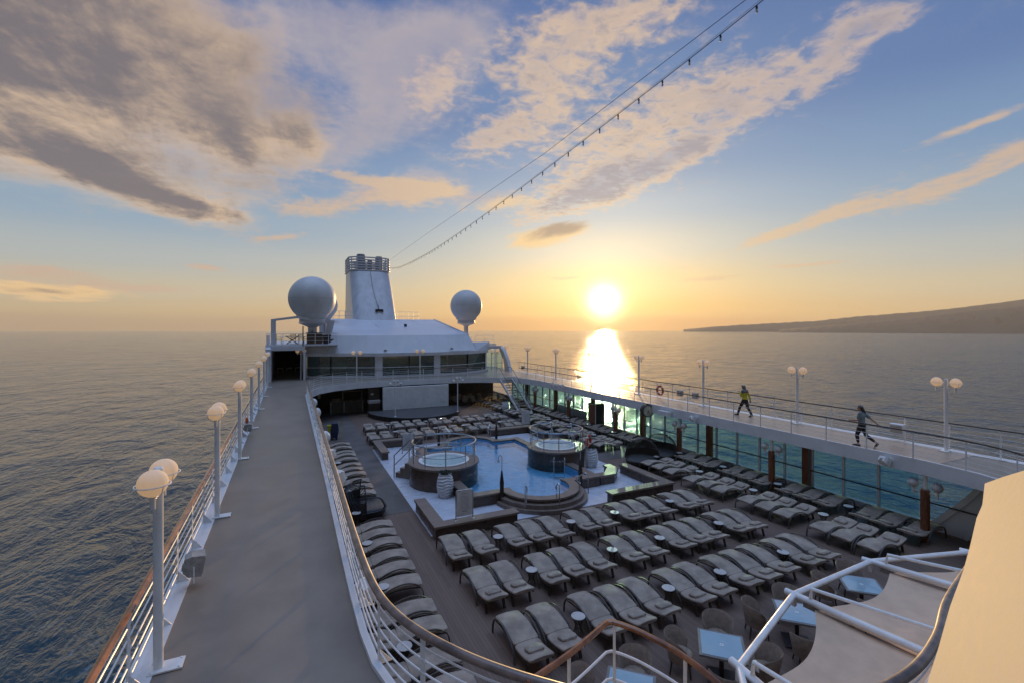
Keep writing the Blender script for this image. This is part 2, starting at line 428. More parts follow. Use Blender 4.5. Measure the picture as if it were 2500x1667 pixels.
CIRRUS = [(15.5, 27.5, 5, 3.0, 29), (22, 22, 5, 2.5, 20), (35, 17.0, 6, 2.0, 15), (29.4, 27.4, 5.8, 6, -17.5),
          (39.8, 22.4, 12, 5.0, 28), (50.6, 23.6, 7.8, 3.6, 31), (59.5, 26.2, 4.7, 2.5, 42), (63.6, 28, 3.4, 1.3, 2), (42.2, 17.6, 7, 1.7, 25), (31, 14.4, 5.8, 1.3, 13), (38, 33, 12, 3, 10)]
WISP = [(57.6, 11.0, 9.5, .85, 18.9), (63.5, 11.9, 6, .55, 12), (68, 12.5, 6, 1.1, 20), (72.5, 14.4, 4, .9, 28.5), (70.2, 17.5, 4.4, .5, 13), (2.85, 13.4, 6.0, 1.35, 10), (8, 17.1, 8.2, .8, -4.6), (13.5, 15.9, 7, 1.5, 6), (24, 15.0, 6, .9, 8), (-1.1, 9.9, 3.2, .46, 10),
        (-20.7, 5.2, 4.5, .6, -3), (-20.2, 3.4, 5.5, 1.2, -2.4), (-12.8, 4.0, 4.6, .55, -3), (-7.7, 6.4, 2, .45, -5), (32, 6.15, 3.7, .3, 1.3), (56.8, 6.65, 4.7, .23, .6), (48.8, 5.7, 4, .22, 4)]
LENS = [(30.4, 11.4, 6.0, 1.6, 6.8), (-19.5, 3.3, 6, 1.0, -2)]
cir = blobs(CIRRUS, azw, elw)
vl = blobs(VEIL, azw, elw)
vcov = (vl.mn(1.2) * .60 + (streak - .5) * .8 + (fine - .5) * .8 + (fine2 - .5) * .35).smooth(.10, .80)
sky = mixc(nt, vcov * .78, sky, mixc(nt, (vl * .4 + fine * .8).smooth(.5, 1.0), (.60, .50, .46), (.42, .38, .43)))
ccov = (cir.mn(1.1) * .56 + (fine - .5) * .95 + (fine2 - .5) * 1.15).smooth(.16, .80) * (cir.smooth(.05, .5))
ccol = mixc(nt, near, (.58, .46, .42), (.88, .62, .37))
ccol = mixc(nt, (cir * .45 + (fine - .5) * 1.2 + (fine2 - .5) * .9).smooth(.40, .85), ccol, (.38, .335, .36))
sky = mixc(nt, ccov * .86, sky, ccol)
wis = blobs(WISP, az + (wA - .5) * 3.0, el + (wB - .5) * 1.6)
wcov = (wis.mn(1.1) * .92 + (streak - .5) * 1.2 + (fine - .5) * .8 + (fine2 - .5) * .9).smooth(.30, 1.0)
sky = mixc(nt, wcov * .85, sky, mixc(nt, near, (.60, .44, .33), (.88, .64, .36)))
lens = blobs(LENS, az + (wA - .5) * 3.5, el + (wB - .5) * 1.8)
lcov = (lens + (streak - .5) * .9).smooth(.40, .75)
sky = mixc(nt, lcov * .9, sky, mixc(nt, (lens + (el - 11.0).mx(-.2) * .25 + (streak - .5) * .8).smooth(.68, 1.12), (.90, .62, .30), (.36, .26, .19)))
hv = blobs(HEAVY, azw, elw)
hd = hv.mn(1.5) + (streak - .5) * 1.0 + (fine - .5) * .85 + (fine2 - .5) * .2
hcov = hd.smooth(.14, 1.10)
hcol = mixc(nt, (hd + (streak - .5) * 1.5 + (wA - .5) * .9 + (fine2 - .5) * .4).smooth(.45, 1.5), (.74, .53, .35), (.185, .162, .17))
hcol = mixc(nt, (wB.smooth(.45, .75)) * .55, hcol, (.30, .245, .225))
sky = mixc(nt, hcov * .93, sky, hcol)
# dim bank low on the horizon
bank = (el + (wA - .5) * 1.0).smooth(1.9, .9) * (az.smooth(64, 50))
sky = mixc(nt, bank * .5, sky, mixc(nt, near, (.42, .30, .22), (.80, .36, .07)))
# aureole of the low sun
glow = ((ang / 1.7).pw(2.0) * -1.0).f('EXPONENT') * 5.0 + ((ang / 5.0) * -1.0).f('EXPONENT') * .75 + ((ang / 12.0) * -1.0).f('EXPONENT') * .16
gl = nt.nodes.new('ShaderNodeCombineColor')
for i, k in enumerate((1.0, .76, .42)): nt.links.new((glow * k).k, gl.inputs[i])
sky = vadd(sky, gl.outputs[0])
# unseen sky overhead boosted and warmed as added fill for the decks; behind dimmed
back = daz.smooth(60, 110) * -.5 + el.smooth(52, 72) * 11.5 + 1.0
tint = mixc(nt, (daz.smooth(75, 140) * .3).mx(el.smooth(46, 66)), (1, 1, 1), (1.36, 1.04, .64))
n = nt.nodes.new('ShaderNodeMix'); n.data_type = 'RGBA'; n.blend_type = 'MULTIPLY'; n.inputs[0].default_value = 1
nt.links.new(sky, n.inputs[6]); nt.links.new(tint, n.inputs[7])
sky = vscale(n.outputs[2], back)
sky = mixc(nt, (dz * -1.0).smooth(.0, .05), sky, (.05, .07, .09))
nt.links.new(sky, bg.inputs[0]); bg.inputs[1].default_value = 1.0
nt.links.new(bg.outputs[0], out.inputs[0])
world.cycles.sampling_method = 'MANUAL'; world.cycles.sample_map_resolution = 1024

# ------------------------------------------------------------------ sea and hills
def seamat():
    m = bpy.data.materials.new('sea_water'); m.use_nodes = True; nt = m.node_tree; b = nt.nodes['Principled BSDF']
    p = nt.nodes.new('ShaderNodeNewGeometry').outputs['Position']
    px, py, pz = sep(nt, p)
    def slope(scale, det, amp, st, off):
        mp = nt.nodes.new('ShaderNodeMapping'); mp.inputs['Scale'].default_value = st[:3]; mp.inputs['Rotation'].default_value = (0, 0, st[3]); mp.inputs['Location'].default_value = off
        nt.links.new(p, mp.inputs[0]); t = nt.nodes.new('ShaderNodeTexNoise'); nt.links.new(mp.outputs[0], t.inputs['Vector'])
        t.inputs['Scale'].default_value = scale; t.inputs['Detail'].default_value = det; t.inputs['Roughness'].default_value = .6; t.inputs['Distortion'].default_value = .5
        q = sep(nt, t.outputs[1]); return (q[0] - .5) * amp, (q[1] - .5) * amp
    n1 = noise(nt, p, .05, 3, .5, .4, stretch=(1, .55, 1, R(28)))
    n2 = noise(nt, p, .16, 4, .55, .6, stretch=(1, .5, 1, R(40)))
    S = [slope(.05, 2, .16, (.3, 1, 1, R(37)), (0, 0, 0)), slope(.2, 2, .32, (.35, 1, 1, R(37)), (40, 9, 3)), slope(.7, 3, .32, (.4, 1, 1, R(30)), (3, 77, 8)), slope(2.2, 3, .20, (1, .5, 1, R(30)), (13, 7, 5))]
    gust = n1.smooth(.3, .7, .75, 1.15) * noise(nt, p, .006, 5, .65, .3, stretch=(1, .22, 1, R(55))).smooth(.35, .65, .6, 1.3) * ((px * px + py * py).f('SQRT').smooth(25, 260, .35, 1.0))
    nx = (S[0][0] + S[1][0] + S[2][0] + S[3][0]) * gust; ny = (S[0][1] + S[1][1] + S[2][1] + S[3][1]) * gust
    n3 = noise(nt, p, .75, 4, .6, .5, stretch=(1, .6, 1, R(20)))
    sx_, sy_ = SD.x, SD.y
    al, ac = nx * sx_ + ny * sy_, (ny * sx_ - nx * sy_) * .20   # the swell runs along the sun's bearing
    al = al * 1.75
    nx, ny = al * sx_ - ac * sy_, al * sy_ + ac * sx_
    nv = nt.nodes.new('ShaderNodeVectorMath'); nv.operation = 'NORMALIZE'; nt.links.new(comb(nt, nx, ny, 1.0), nv.inputs[0])
    bn = nt.nodes.new('ShaderNodeBump'); bn.inputs['Strength'].default_value = 1.0; bn.inputs['Distance'].default_value = 1.0
    nt.links.new((n1 * 2.2 + n2 * 1.7 + n3 * .42).k, bn.inputs['Height']); nt.links.new(nv.outputs[0], bn.inputs['Normal']); nt.links.new(bn.outputs[0], b.inputs['Normal'])
    fo = (noise(nt, p, .35, 7, .7, 1.0) + n2 * .6).smooth(.90, 1.06)
    wake = ((px + 19.0) / 12.0).pw(2.0) * -1.0
    foam = fo * wake.f('EXPONENT') * py.smooth(130, 20)
    nt.links.new(mixc(nt, foam * .7, mixc(nt, n1.smooth(.35, .65), (.020, .045, .054), (.029, .060, .070)), (.55, .58, .58)), b.inputs['Base Color'])
    nt.links.new((foam * .6 + .08).k, b.inputs['Roughness']); b.inputs['IOR'].default_value = 1.34
    b.inputs['Specular IOR Level'].default_value = .8; b.inputs['Specular Tint'].default_value = (.70, .88, 1.0, 1)
    return m
sea = MB()
radii = [0, 40, 120, 400, 1200, 4000, 9400]
k = 96
for i in range(1, len(radii)):
    for j in range(k):
        a, b_ = 2*PI*j/k, 2*PI*(j+1)/k
        pts = [(radii[i-1]*math.cos(a), radii[i-1]*math.sin(a), SEA), (radii[i]*math.cos(a), radii[i]*math.sin(a), SEA), (radii[i]*math.cos(b_), radii[i]*math.sin(b_), SEA)]
        if i > 1: pts.append((radii[i-1]*math.cos(b_), radii[i-1]*math.sin(b_), SEA))
        sea.face(pts)
sea_o = struct(sea, 'sea', seamat(), 0)

def hills(name, dist, prof, m, seed, back=1200):
    """a coastal ridge: shore at dist, crest behind it; prof lists (azimuth, crest elevation in degrees)"""
    rnd = random.Random(seed); mb = MB(); cols = []
    a0, a1 = prof[0][0], prof[-1][0]; n = 150
    ph = [rnd.uniform(0, 6.28) for _ in range(12)]
    for i in range(n + 1):
        a = a0 + (a1 - a0) * i / n
        for (x, y), (x2, y2) in zip(prof, prof[1:]):
            if x <= a <= x2: e = y + (y2 - y) * (a - x) / (x2 - x); break
        e += .018 * math.sin(a * 6.1 + ph[0]) + .012 * math.sin(a * 15 + ph[1]) + .008 * math.sin(a * 41 + ph[2]); e = max(e, .01)
        col = []; crest = dist * 1.16; hc = crest * math.tan(R(e)) + EYE - SEA
        for j in range(15):
            t = j / 12
            r = dist + (crest - dist) * t if j <= 12 else crest + back * (j - 12) / 2
            z = hc * (t ** .8) if j <= 12 else hc * (1 - (j - 12) / 2 * .98)
            z += hc * .06 * math.sin(a * 9 + ph[3] + t * 5) * math.sin(PI * min(t, 1)) + hc * .03 * math.sin(a * 27 + ph[4] - t * 8) * math.sin(PI * min(t, 1))
            col.append((r * math.sin(R(a)), r * math.cos(R(a)), SEA - 4 + max(z, 0)))
        cols.append(col)
    for c in (cols,): mb.rings(c, caps=False, wrap=False)
    return struct(mb, name, m, 60)
hillm = mat('heath_hillside', (.075, .068, .045), .95, var=.3, vscale=.004, col2=(.11, .09, .055))
hills('hills', 6200, [(45.6, .0), (46.4, .07), (47.2, .17), (48.8, .31), (51.5, .50), (55.6, .72), (58.7, .88), (61.3, 1.22), (64.6, 1.48), (67.7, 1.74), (70.5, 2.1), (73, 2.48), (76, 2.7), (84, 2.4), (92, 1.2), (100, .1)], hillm, 3)
hills('hills', 4900, [(55.2, .0), (56, .06), (59.5, .38), (63, .74), (66.2, 1.1), (69.1, 1.52), (73, 1.93), (77, 2.1), (85, 1.8), (93, .9), (101, .05)], hillm, 8)

hz = MB().box(-9900, 9900, -9900, 9900, SEA - 5, 420)
hm_ = bpy.data.materials.new('sea_air'); hm_.use_nodes = True; _n = hm_.node_tree; _n.nodes.clear()
_o = _n.nodes.new('ShaderNodeOutputMaterial'); _v = _n.nodes.new('ShaderNodeVolumePrincipled')
_v.inputs['Color'].default_value = (.95, .88, .76, 1); _v.inputs['Density'].default_value = .000055; _v.inputs['Anisotropy'].default_value = .25
_n.links.new(_v.outputs[0], _o.inputs['Volume'])
hz = hz.build('haze', hm_, None, 0); hz['kind'] = 'stuff'
C.cycles.volume_bounces = 0
# ------------------------------------------------------------------ decks
XL, XR = -2.05, 24.0       # outer edges of the promenade deck
AFT = 64.0
rail_in = [(1.1, 37.0), (1.1, 25), (1.1, 15), (1.08, 10.5), (1.08, 8.8), (1.1, 7.6), (1.16, 6.85), (1.3, 6.25), (1.5, 5.75), (1.76, 5.28), (2.05, 4.86), (2.4, 4.45), (2.9, 3.95), (3.5, 3.5), (4.3, 3.08), (5.2, 2.83), (6.2, 2.78), (7.2, 2.95), (8.3, 3.28), (9.8, 3.6)]
well = rail_in + [(12.0, 3.75), (14.5, 3.7), (16.6, 4.0), (18.2, 4.7), (19.3, 5.5), (20.0, 6.3), (20.45, 7.3), (20.7, 8.8), (20.75, 20), (20.8, 30), (20.9, 38.0), (20.3, 41.2), (20.3, 42.3), (18.5, 42.3), (17.2, 43.2), (15.2, 43.9), (13, 44.2), (10.6, 44.3), (8, 44.1), (5.4, 43.6), (3.4, 42.5), (2.2, 41.2), (1.5, 39.4)]
def holed(outer, inner, z0, z1):
    """a slab with a well in it; material 0 on top, 1 elsewhere"""
    import bmesh
    bm = bmesh.new(); loops = []
    for poly in (outer, inner):
        vs = [bm.verts.new((x, y, z1)) for x, y in poly]
        for i in range(len(vs)): bm.edges.new((vs[i], vs[(i + 1) % len(vs)]))
    bmesh.ops.triangle_fill(bm, edges=bm.edges[:], use_beauty=True)
    bm.faces.ensure_lookup_table(); bm.verts.index_update()
    mb = MB(); V = [tuple(v.co) for v in bm.verts]
    for f in bm.faces:
        idx = [v.index for v in f.verts]
        a, b, c = [Vector(V[i]) for i in idx]
        if (b - a).cross(c - a).z < 0: idx.reverse()
        mb.face([V[i] for i in idx], 0)
        mb.face([(V[i][0], V[i][1], z0) for i in reversed(idx)], 1)
    for poly in (outer, inner):
        for i in range(len(poly)):
            p, q = poly[i], poly[(i + 1) % len(poly)]
            mb.face([(*p, z0), (*q, z0), (*q, z1), (*p, z1)], 1)
    bm.free(); return mb
outer = [(XL, -4), (XR, -4), (XR, AFT), (XL, AFT)]
ud = holed(outer, well, W - .46, W)
struct(ud, 'promenade_deck', [walk, white])
# painted white margins and kerbs along the deck edges
mg = MB()
mg.box(XL + .01, -1.72, -3, 47, W + .004, W + .012)
single(mg, 'deck_margin', white, 'white painted margin strip under the outer railing of the long grey walkway', 'painted strip')
mg = MB(); mg.box(23.55, XR - .01, -3, 49, W + .004, W + .012)
single(mg, 'deck_margin', white, 'white painted margin strip along the seaward edge of the walkway with people', 'painted strip')
rs = MB().prism([(20.87, 8.5), (23.54, 8.5), (23.54, 49), (20.95, 49), (21.0, 38)], W + .004, W + .010)  # warm glare of the low sun painted into this lighter copy of the coating
struct(rs, 'walkway_glare_sheet', mat('glare_tinted_walkway_coating', (.43, .30, .21), .36, vscale=.8, col2=(.35, .245, .175), bump=.06, bscale=70))
lip = MB()
pts = [Vector((x, y, 0)) for x, y in well]
def offset(poly, d, closed=True):
    out = []; n = len(poly)
    for i in range(n):
        p0 = Vector(poly[i-1]) if (closed or i) else Vector(poly[i]); p = Vector(poly[i]); p1 = Vector(poly[(i+1) % n]) if (closed or i < n-1) else p
        t = (p1 - p0).normalized(); nrm = Vector((t.y, -t.x)); out.append(p + nrm * d)
    return out
a = offset(well, .0); b = offset(well, .11)
lip.rings([[(q.x, q.y, W + .002), (p.x, p.y, W + .002), (p.x, p.y, W + .07), (q.x, q.y, W + .07)] for p, q in zip(a, b)], closed=True)
single(lip, 'deck_kerb', white, 'low white kerb running all round the edge of the open pool well', 'kerb')

pd = MB(); pd.box(XL + .3, 22.9, -3, AFT, -.3, 0)
struct(pd, 'pool_deck', deckwood)
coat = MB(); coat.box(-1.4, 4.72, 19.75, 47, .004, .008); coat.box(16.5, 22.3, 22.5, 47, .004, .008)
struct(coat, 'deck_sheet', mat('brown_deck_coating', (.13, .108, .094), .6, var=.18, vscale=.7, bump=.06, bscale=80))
# hull sides under the decks
h = MB(); h.box(XL, XL + .25, -30, 110, SEA - 2, W - .47); h.box(22.75, 23.0, -30, 110, SEA - 2, .12)
single(h, 'ship_hull', hullm, 'white side of the ship dropping from the deck to the sea', 'hull')

# ------------------------------------------------------------------ railings
def railing(name, label, line, zs, hr, hand_m, bar_r, posts, post_w=.06, bar_m=None, hz=1.05, post_m=None, gusset=0, z0=W, flat=True, n=10):
    """line: plan polyline; zs: bar heights; posts: plan points. railing > handrail, bar.., post.."""
    bar_m = bar_m or white2; post_m = post_m or white2
    mid = line[len(line) // 2]
    t = thing(name, label, 'railing', (mid[0], mid[1], z0))
    MB().tube([(x, y, z0 + hz) for x, y in line], hr, n).build('handrail', hand_m, t)
    for z in zs: MB().tube([(x, y, z0 + z) for x, y in line], bar_r, 6).build('bar', bar_m, t)
    P = [Vector(p) for p in line]
    for (x, y) in posts:
        k = min(range(len(P) - 1), key=lambda i: ((P[i] + P[i+1]) / 2 - Vector((x, y))).length)
        d = (P[k+1] - P[k]).normalized(); nn = Vector((d.y, -d.x)); m = MB()
        w, th = (post_w, .014) if flat else (post_w * .6, post_w * .6)
        c = Vector((x, y))
        q = [c - d * w/2 - nn * th/2, c + d * w/2 - nn * th/2, c + d * w/2 + nn * th/2, c - d * w/2 + nn * th/2]
        m.prism([tuple(v) for v in q], z0 + .003, z0 + hz - hr * .4)
        if gusset:
            g = c - nn * gusset
            m.rings([[(c.x + d.x*.006, c.y + d.y*.006, z0 + .004), (g.x + d.x*.006, g.y + d.y*.006, z0 + .004), (c.x + d.x*.006, c.y + d.y*.006, z0 + .24)],
                     [(c.x - d.x*.006, c.y - d.y*.006, z0 + .004), (g.x - d.x*.006, g.y - d.y*.006, z0 + .004), (c.x - d.x*.006, c.y - d.y*.006, z0 + .24)]])
        m.build('post', post_m, t)
    return t
def along(x, y0, y1, st): 
    out = []; y = y0
    while y <= y1: out.append((x, y)); y += st
    return out
line = [(-1.93, -1 + i) for i in range(0, 49)]
railing('deck_railing', 'outer railing of the long grey walkway with varnished brown handrail over the sea', line, [.18, .36, .54, .72, .88], .048, varnish, .013, along(-1.93, .3, 46.5, 1.49), .13, gusset=-.2)
inner = [tuple(v) for v in spline([Vector(p) for p in rail_in], 6)]
inner = [(x, y) for x, y in inner]
ip = [(1.1, 36.0 - 1.98 * i) for i in range(13)] + [(1.08, 10.3), (1.09, 8.4), (1.15, 6.86), (1.5, 5.75), (2.4, 4.45), (3.5, 3.5), (5.2, 2.83), (7.2, 2.95), (9.6, 3.57)]
railing('deck_railing', 'inner railing curving round the front of the pool well with thick weathered teak handrail', inner, [.2, .36, .52, .68, .84], .055, railgrey, .014, ip, .085, hz=1.0, gusset=.2, n=14)
# varnished landing rail jutting into the well
ll = [tuple(v) for v in spline([Vector(p) for p in [(2.3, 4.46), (3.03, 4.68), (3.70, 4.94)]], 6)] + [tuple(v) for v in spline([Vector(p) for p in [(3.78, 4.93), (3.88, 4.80), (4.0, 4.56), (4.13, 4.12), (4.16, 3.65), (4.1, 3.2)]], 6)]
railing('landing_rail', 'glossy orange-brown varnished handrail with bent corner and white rails above the dining tables', ll, [.26, .62], .036, varnish, .018, [(2.95, 4.65), (3.80, 4.90), (4.13, 4.02)], .05, hz=1.0, z0=W, flat=False)
lf = MB(); lf.prism([(2.45, 4.42), (3.0, 4.66), (3.74, 4.95), (3.88, 4.80), (4.0, 4.56), (4.13, 4.12), (4.16, 3.65), (4.1, 3.22), (3.5, 3.53), (2.9, 3.98)], W - .2, W - .05)
single(lf, 'stair_landing', walk, 'small grey landing slab under the orange-brown varnished handrail', 'landing')
line = [(23.88, -1 + i) for i in range(0, 51)]
railing('deck_railing', 'seaward railing of the right walkway where two people stroll', line, [.2, .37, .54, .71, .88], .026, darksteel, .009, along(23.88, .38, 48.5, 1.5), .05, post_m=white2)
line = [tuple(v) for v in spline([Vector(p) for p in [(14.5, 3.7), (16.6, 4.0), (18.2, 4.7), (19.3, 5.5), (20.0, 6.3), (20.45, 7.3), (20.68, 8.8), (20.73, 14), (20.76, 20), (20.8, 30), (20.88, 38.0), (20.35, 41.2)]], 6)]
pp = resample([Vector((x, y, 0)) for x, y in line], 1.55)
railing('deck_railing', 'inner railing of the right walkway with thin dark handrail above the teal windows', line, [.2, .37, .54, .71, .88], .027, darksteel, .009, [(p.x, p.y) for p in pp[1:]], .045)
line = [tuple(v) for v in spline([Vector(p) for p in [(1.12, 37.2), (1.5, 39.4), (2.2, 41.2), (3.4, 42.5), (5.4, 43.6), (8, 44.1), (10.6, 44.3), (13, 44.2), (15.2, 43.9), (17.2, 43.2), (18.45, 42.35)]], 6)]
pp = resample([Vector((x, y, 0)) for x, y in line], 1.45)
railing('balcony_railing', 'white curved railing of the balcony below the dark deckhouse windows', line, [.18, .36, .54, .72, .86], .024, railgrey, .012, [(p.x, p.y) for p in pp], .05)

# ------------------------------------------------------------------ twin globe lamps
GL_R = .18
def lamp_parts(t, z0=0.0, hgt=2.86, pole_r=.062, plate=True, arm=.3, gz=2.72, gm=None, cage=True, axis=1):
    ax = (lambda d: (0, d)) if axis == 1 else (lambda d: (d, 0))
    MB().lathe([(pole_r, z0 + .02), (pole_r, hgt - .02), (pole_r * .7, hgt)], 14).build('pole', white2, t)
    if plate:
        p = MB().box(-.11, .3, -.13, .13, z0 + .013, z0 + .035)
        for (a, b) in ((-.08, -.1), (-.08, .1), (.26, -.1), (.26, .1)): p.lathe([(.016, z0 + .03), (.016, z0 + .05)], 6, (a, b, 0))
        p.build('base_plate', white2, t)
    a = MB(); x, y = ax(arm)
    a.tube([(-x, -y, gz - .25), (x, y, gz - .25)], .022, 8)
    for s in (-1, 1): a.lathe([(.035, -.17), (.035, -.02), (.05, .0)], 10, (s*x, s*y, gz - GL_R))
    a.build('arm', white2, t)
    for s in (-1, 1):
        g = MB().ball((s*x, s*y, gz), GL_R, 22, 14); g.build('globe', gm or globe, t)
        if cage:
            c = MB(); c.tube([(s*x + (GL_R + .025) * math.cos(2*PI*i/20), s*y + (GL_R + .025) * math.sin(2*PI*i/20), gz - .02) for i in range(20)], .008, 5, closed=True)
            for i in range(4):
                q = PI/4 + i * PI/2; c.tube([(s*x + (GL_R + .025) * math.sin(u) * math.cos(q), s*y + (GL_R + .025) * math.sin(u) * math.sin(q), gz - .02 - (GL_R + .01) * (1 - math.cos(u - PI/2)) * 0 - (GL_R + .02) * math.cos(u)) for u in [PI/2 - k * PI / 12 for k in range(6)]], .006, 5)
            c.build('globe_cage', white2, t)
base = thing('lamp_post', 'nearest white lamp post with two cream globes at the left walkway railing', 'lamp post', (-1.68, 8.1, W), group='twin globe lamps along the left walkway', world=False)
lamp_parts(base)
LL = ['second', 'third', 'fourth', 'fifth', 'sixth', 'seventh']
for i in range(6):
    o = copy_tree(base); o.location = (-1.68, 8.1 + 5.93 * (i + 1), W)
    o['label'] = 'white twin-globe lamp post at the left walkway railing, %s from the camera' % LL[i]
for i in range(8):
    o = copy_tree(base); o.location = (23.42, 9.3 + 6.0 * i, W); o.rotation_euler = (0, 0, PI); o['group'] = 'twin globe lamps along the right walkway'
    o['label'] = 'white twin-globe lamp post on the right walkway, %s from the camera' % nth(i + 1)
o = copy_tree(base); o.location = (23.42, 3.3, W); o.rotation_euler = (0, 0, PI); bpy.data.objects.remove(o) if False else None
o['label'] = 'white twin-globe lamp post at the very near end of the right walkway'; o['group'] = 'twin globe lamps along the right walkway'
bt = thing('lamp_post', '', 'lamp post', (5.4, 43.75, W), group='twin globe lamps on the aft balcony', world=False)
lamp_parts(bt, plate=False, axis=0, pole_r=.05)
bt['label'] = 'twin-globe lamp post on the balcony in front of the left dark windows'
for (x, y, l) in ((11.3, 44.4, 'twin-globe lamp post on the balcony in front of the middle dark window'), (18.4, 42.6, 'twin-globe lamp post on the balcony beside the top of the stairs'), (.95, 49.3, 'twin-globe lamp post beside the covered passage with blue curtains')):
    o = copy_tree(bt); o.location = (x, y, W); o['label'] = l

# ------------------------------------------------------------------ window wall, pillars and fittings on the right
t = thing('window_wall', 'long wall of teal-tinted panes between the pool deck and the sea', 'glass wall', (22.4, 28, 0))
y0, y1 = 9.75, 47.0; nP = 27; st = (y1 - y0) / nP
MB().box(22.33, 22.47, y0, y1 + 2, 0.012, .26).build('sill', white, t)
MB().box(22.33, 22.47, y0 - 1, y1 + 2, 2.25, W - .462).build('header', white, t)
for i in range(1, nP + 1):
    y = y0 + st * i
    MB().box(22.35, 22.45, y - .045, y + .045, .262, 2.248).build('mullion', white, t)
for i in range(nP):
    MB().box(22.39, 22.402, y0 + st * i + (.047 if i else 0), y0 + st * (i + 1) - .047, .262, 2.248).build('pane', teal, t)
MB().tube([(22.24, 3.5, 1.05), (22.24, 46.5, 1.05)], .03, 8).build('handrail', darksteel, t)
dd = MB(); dd.box(22.28, 22.32, 32.4, 37.0, .02, .85); dd.build('dado_panel', mat('pale_green_panel', (.42, .46, .42), .4), t)
# white bulkhead closing the window wall near the camera, with slanted window end and a round port
def hole_wall():
    mb = MB(); xa, xb = 22.33, 22.47
    # slanted, rounded end of the big window
    prof = [(9.75, .26), (9.55, .27), (9.36, .33), (9.2, .45), (8.9, .82), (8.55, 1.25), (8.25, 1.66), (8.05, 1.98), (8.0, 2.15), (8.02, 2.25)]
    mb.rings([[(xa, y, z), (xb, y, z), (xb, y - .16, z - .10), (xa, y - .16, z - .10)] for y, z in prof])
    # plate with the round hole
    cy, cz, r = 6.1, 1.15, .62
    import bmesh
    bm = bmesh.new()
    o = [(9.75, .13), (9.5, .15), (9.2, .25), (9.03, .36), (8.72, .74), (8.38, 1.17), (8.08, 1.57), (7.88, 1.9), (7.82, 2.2), (7.82, 2.44), (2.5, 2.44), (2.5, .012), (9.75, .012)]
    for loop in (o, [(cy + r * math.cos(2*PI*i/36), cz + r * math.sin(2*PI*i/36)) for i in range(36)]):
        vs = [bm.verts.new((22.40, y, z)) for y, z in loop]
        for i in range(len(vs)): bm.edges.new((vs[i], vs[(i+1) % len(vs)]))
    bmesh.ops.triangle_fill(bm, edges=bm.edges[:]); bm.verts.index_update()
    for f in bm.faces: mb.face([tuple(v.co) for v in f.verts])
    bm.free()
    mb.rings([[(22.34, cy + q * math.cos(2*PI*i/36), cz + q * math.sin(2*PI*i/36)) if q < .7 else (22.37, cy + q * math.cos(2*PI*i/36), cz + q * math.sin(2*PI*i/36)) for q in (.60, .66, .72)] + [(22.43, cy + .6 * math.cos(2*PI*i/36), cz + .6 * math.sin(2*PI*i/36))] for i in range(36)], closed=True)
    mb.bar((22.3, 8.3, .02), (22.3, 7.1, 2.44), .05, .12)
    return mb
bw = thing('bulkhead', 'white bulkhead with slanted window end and round porthole behind the near pillar', 'bulkhead', (22.4, 6, 0))
hole_wall().build('panel', white, bw, 30)
g = MB(); g.lathe([(.0001, 0), (.62, 0)], 36, caps=False); g.xf(Matrix.Translation((22.41, 6.1, 1.15)) @ Matrix.Rotation(R(90), 4, 'Y')); g.build('porthole_glass', teal, bw)
g = MB(); g.face([(22.41, 9.75, .26), (22.41, 9.36, .33), (22.41, 9.2, .45), (22.41, 8.55, 1.25), (22.41, 8.05, 1.98), (22.41, 8.0, 2.25), (22.41, 9.75, 2.25)]); g.build('window_end_pane', teal, bw)
lab = ['nearest', 'second', 'third', 'fourth', 'fifth', 'sixth']
def pillar_lamp(x, y, label):
    t = thing('pillar_lamp', label, 'pillar lamp', (x, y, 0), group='varnished pillars with two white globes', world=False)
    MB().lathe([(.15, .012), (.15, 1.86), (.12, 1.9)], 8).build('wooden_casing', pillarwood, t, 20)
    MB().lathe([(.075, 1.88), (.075, W - .465)], 12).build('pole', white2, t)
    a = MB().tube([(0, -.36, 1.78), (0, .36, 1.78)], .035, 8)
    for s in (-1, 1): a.lathe([(.04, 1.66), (.04, 1.82), (.06, 1.9)], 10, (0, s * .36, 0))
    a.build('arm', white2, t)
    for s in (-1, 1): MB().ball((0, s * .36, 2.04), .17, 20, 12).build('globe', plainglobe, t)
    return t
p0 = pillar_lamp(20.9, 8.9, 'nearest varnished brown pillar with two white globes under the right walkway')
for i, y in enumerate((14.9, 20.8, 26.8, 33.0, 38.9)):
    o = copy_tree(p0); o.location = (20.9, y, 0); o['label'] = 'varnished brown pillar with two white globes under the right walkway, %s from the camera' % lab[i + 1]
wp = single(MB().box(22.02, 22.3, 13.88, 14.16, .012, W - .462), 'window_pillar', pillarwood, 'square varnished brown pillar against the teal windows, nearest the camera', 'pillar', 'square pillars against the teal windows', base=(22.16, 14.02, .012))
for i, y in enumerate((19.7, 25.4, 31.3, 37.2, 43.0)):
    o = copy_tree(wp); o.location = (22.16, y, .012); o['label'] = 'square varnished brown pillar against the teal windows, %s from the camera' % lab[i + 1]
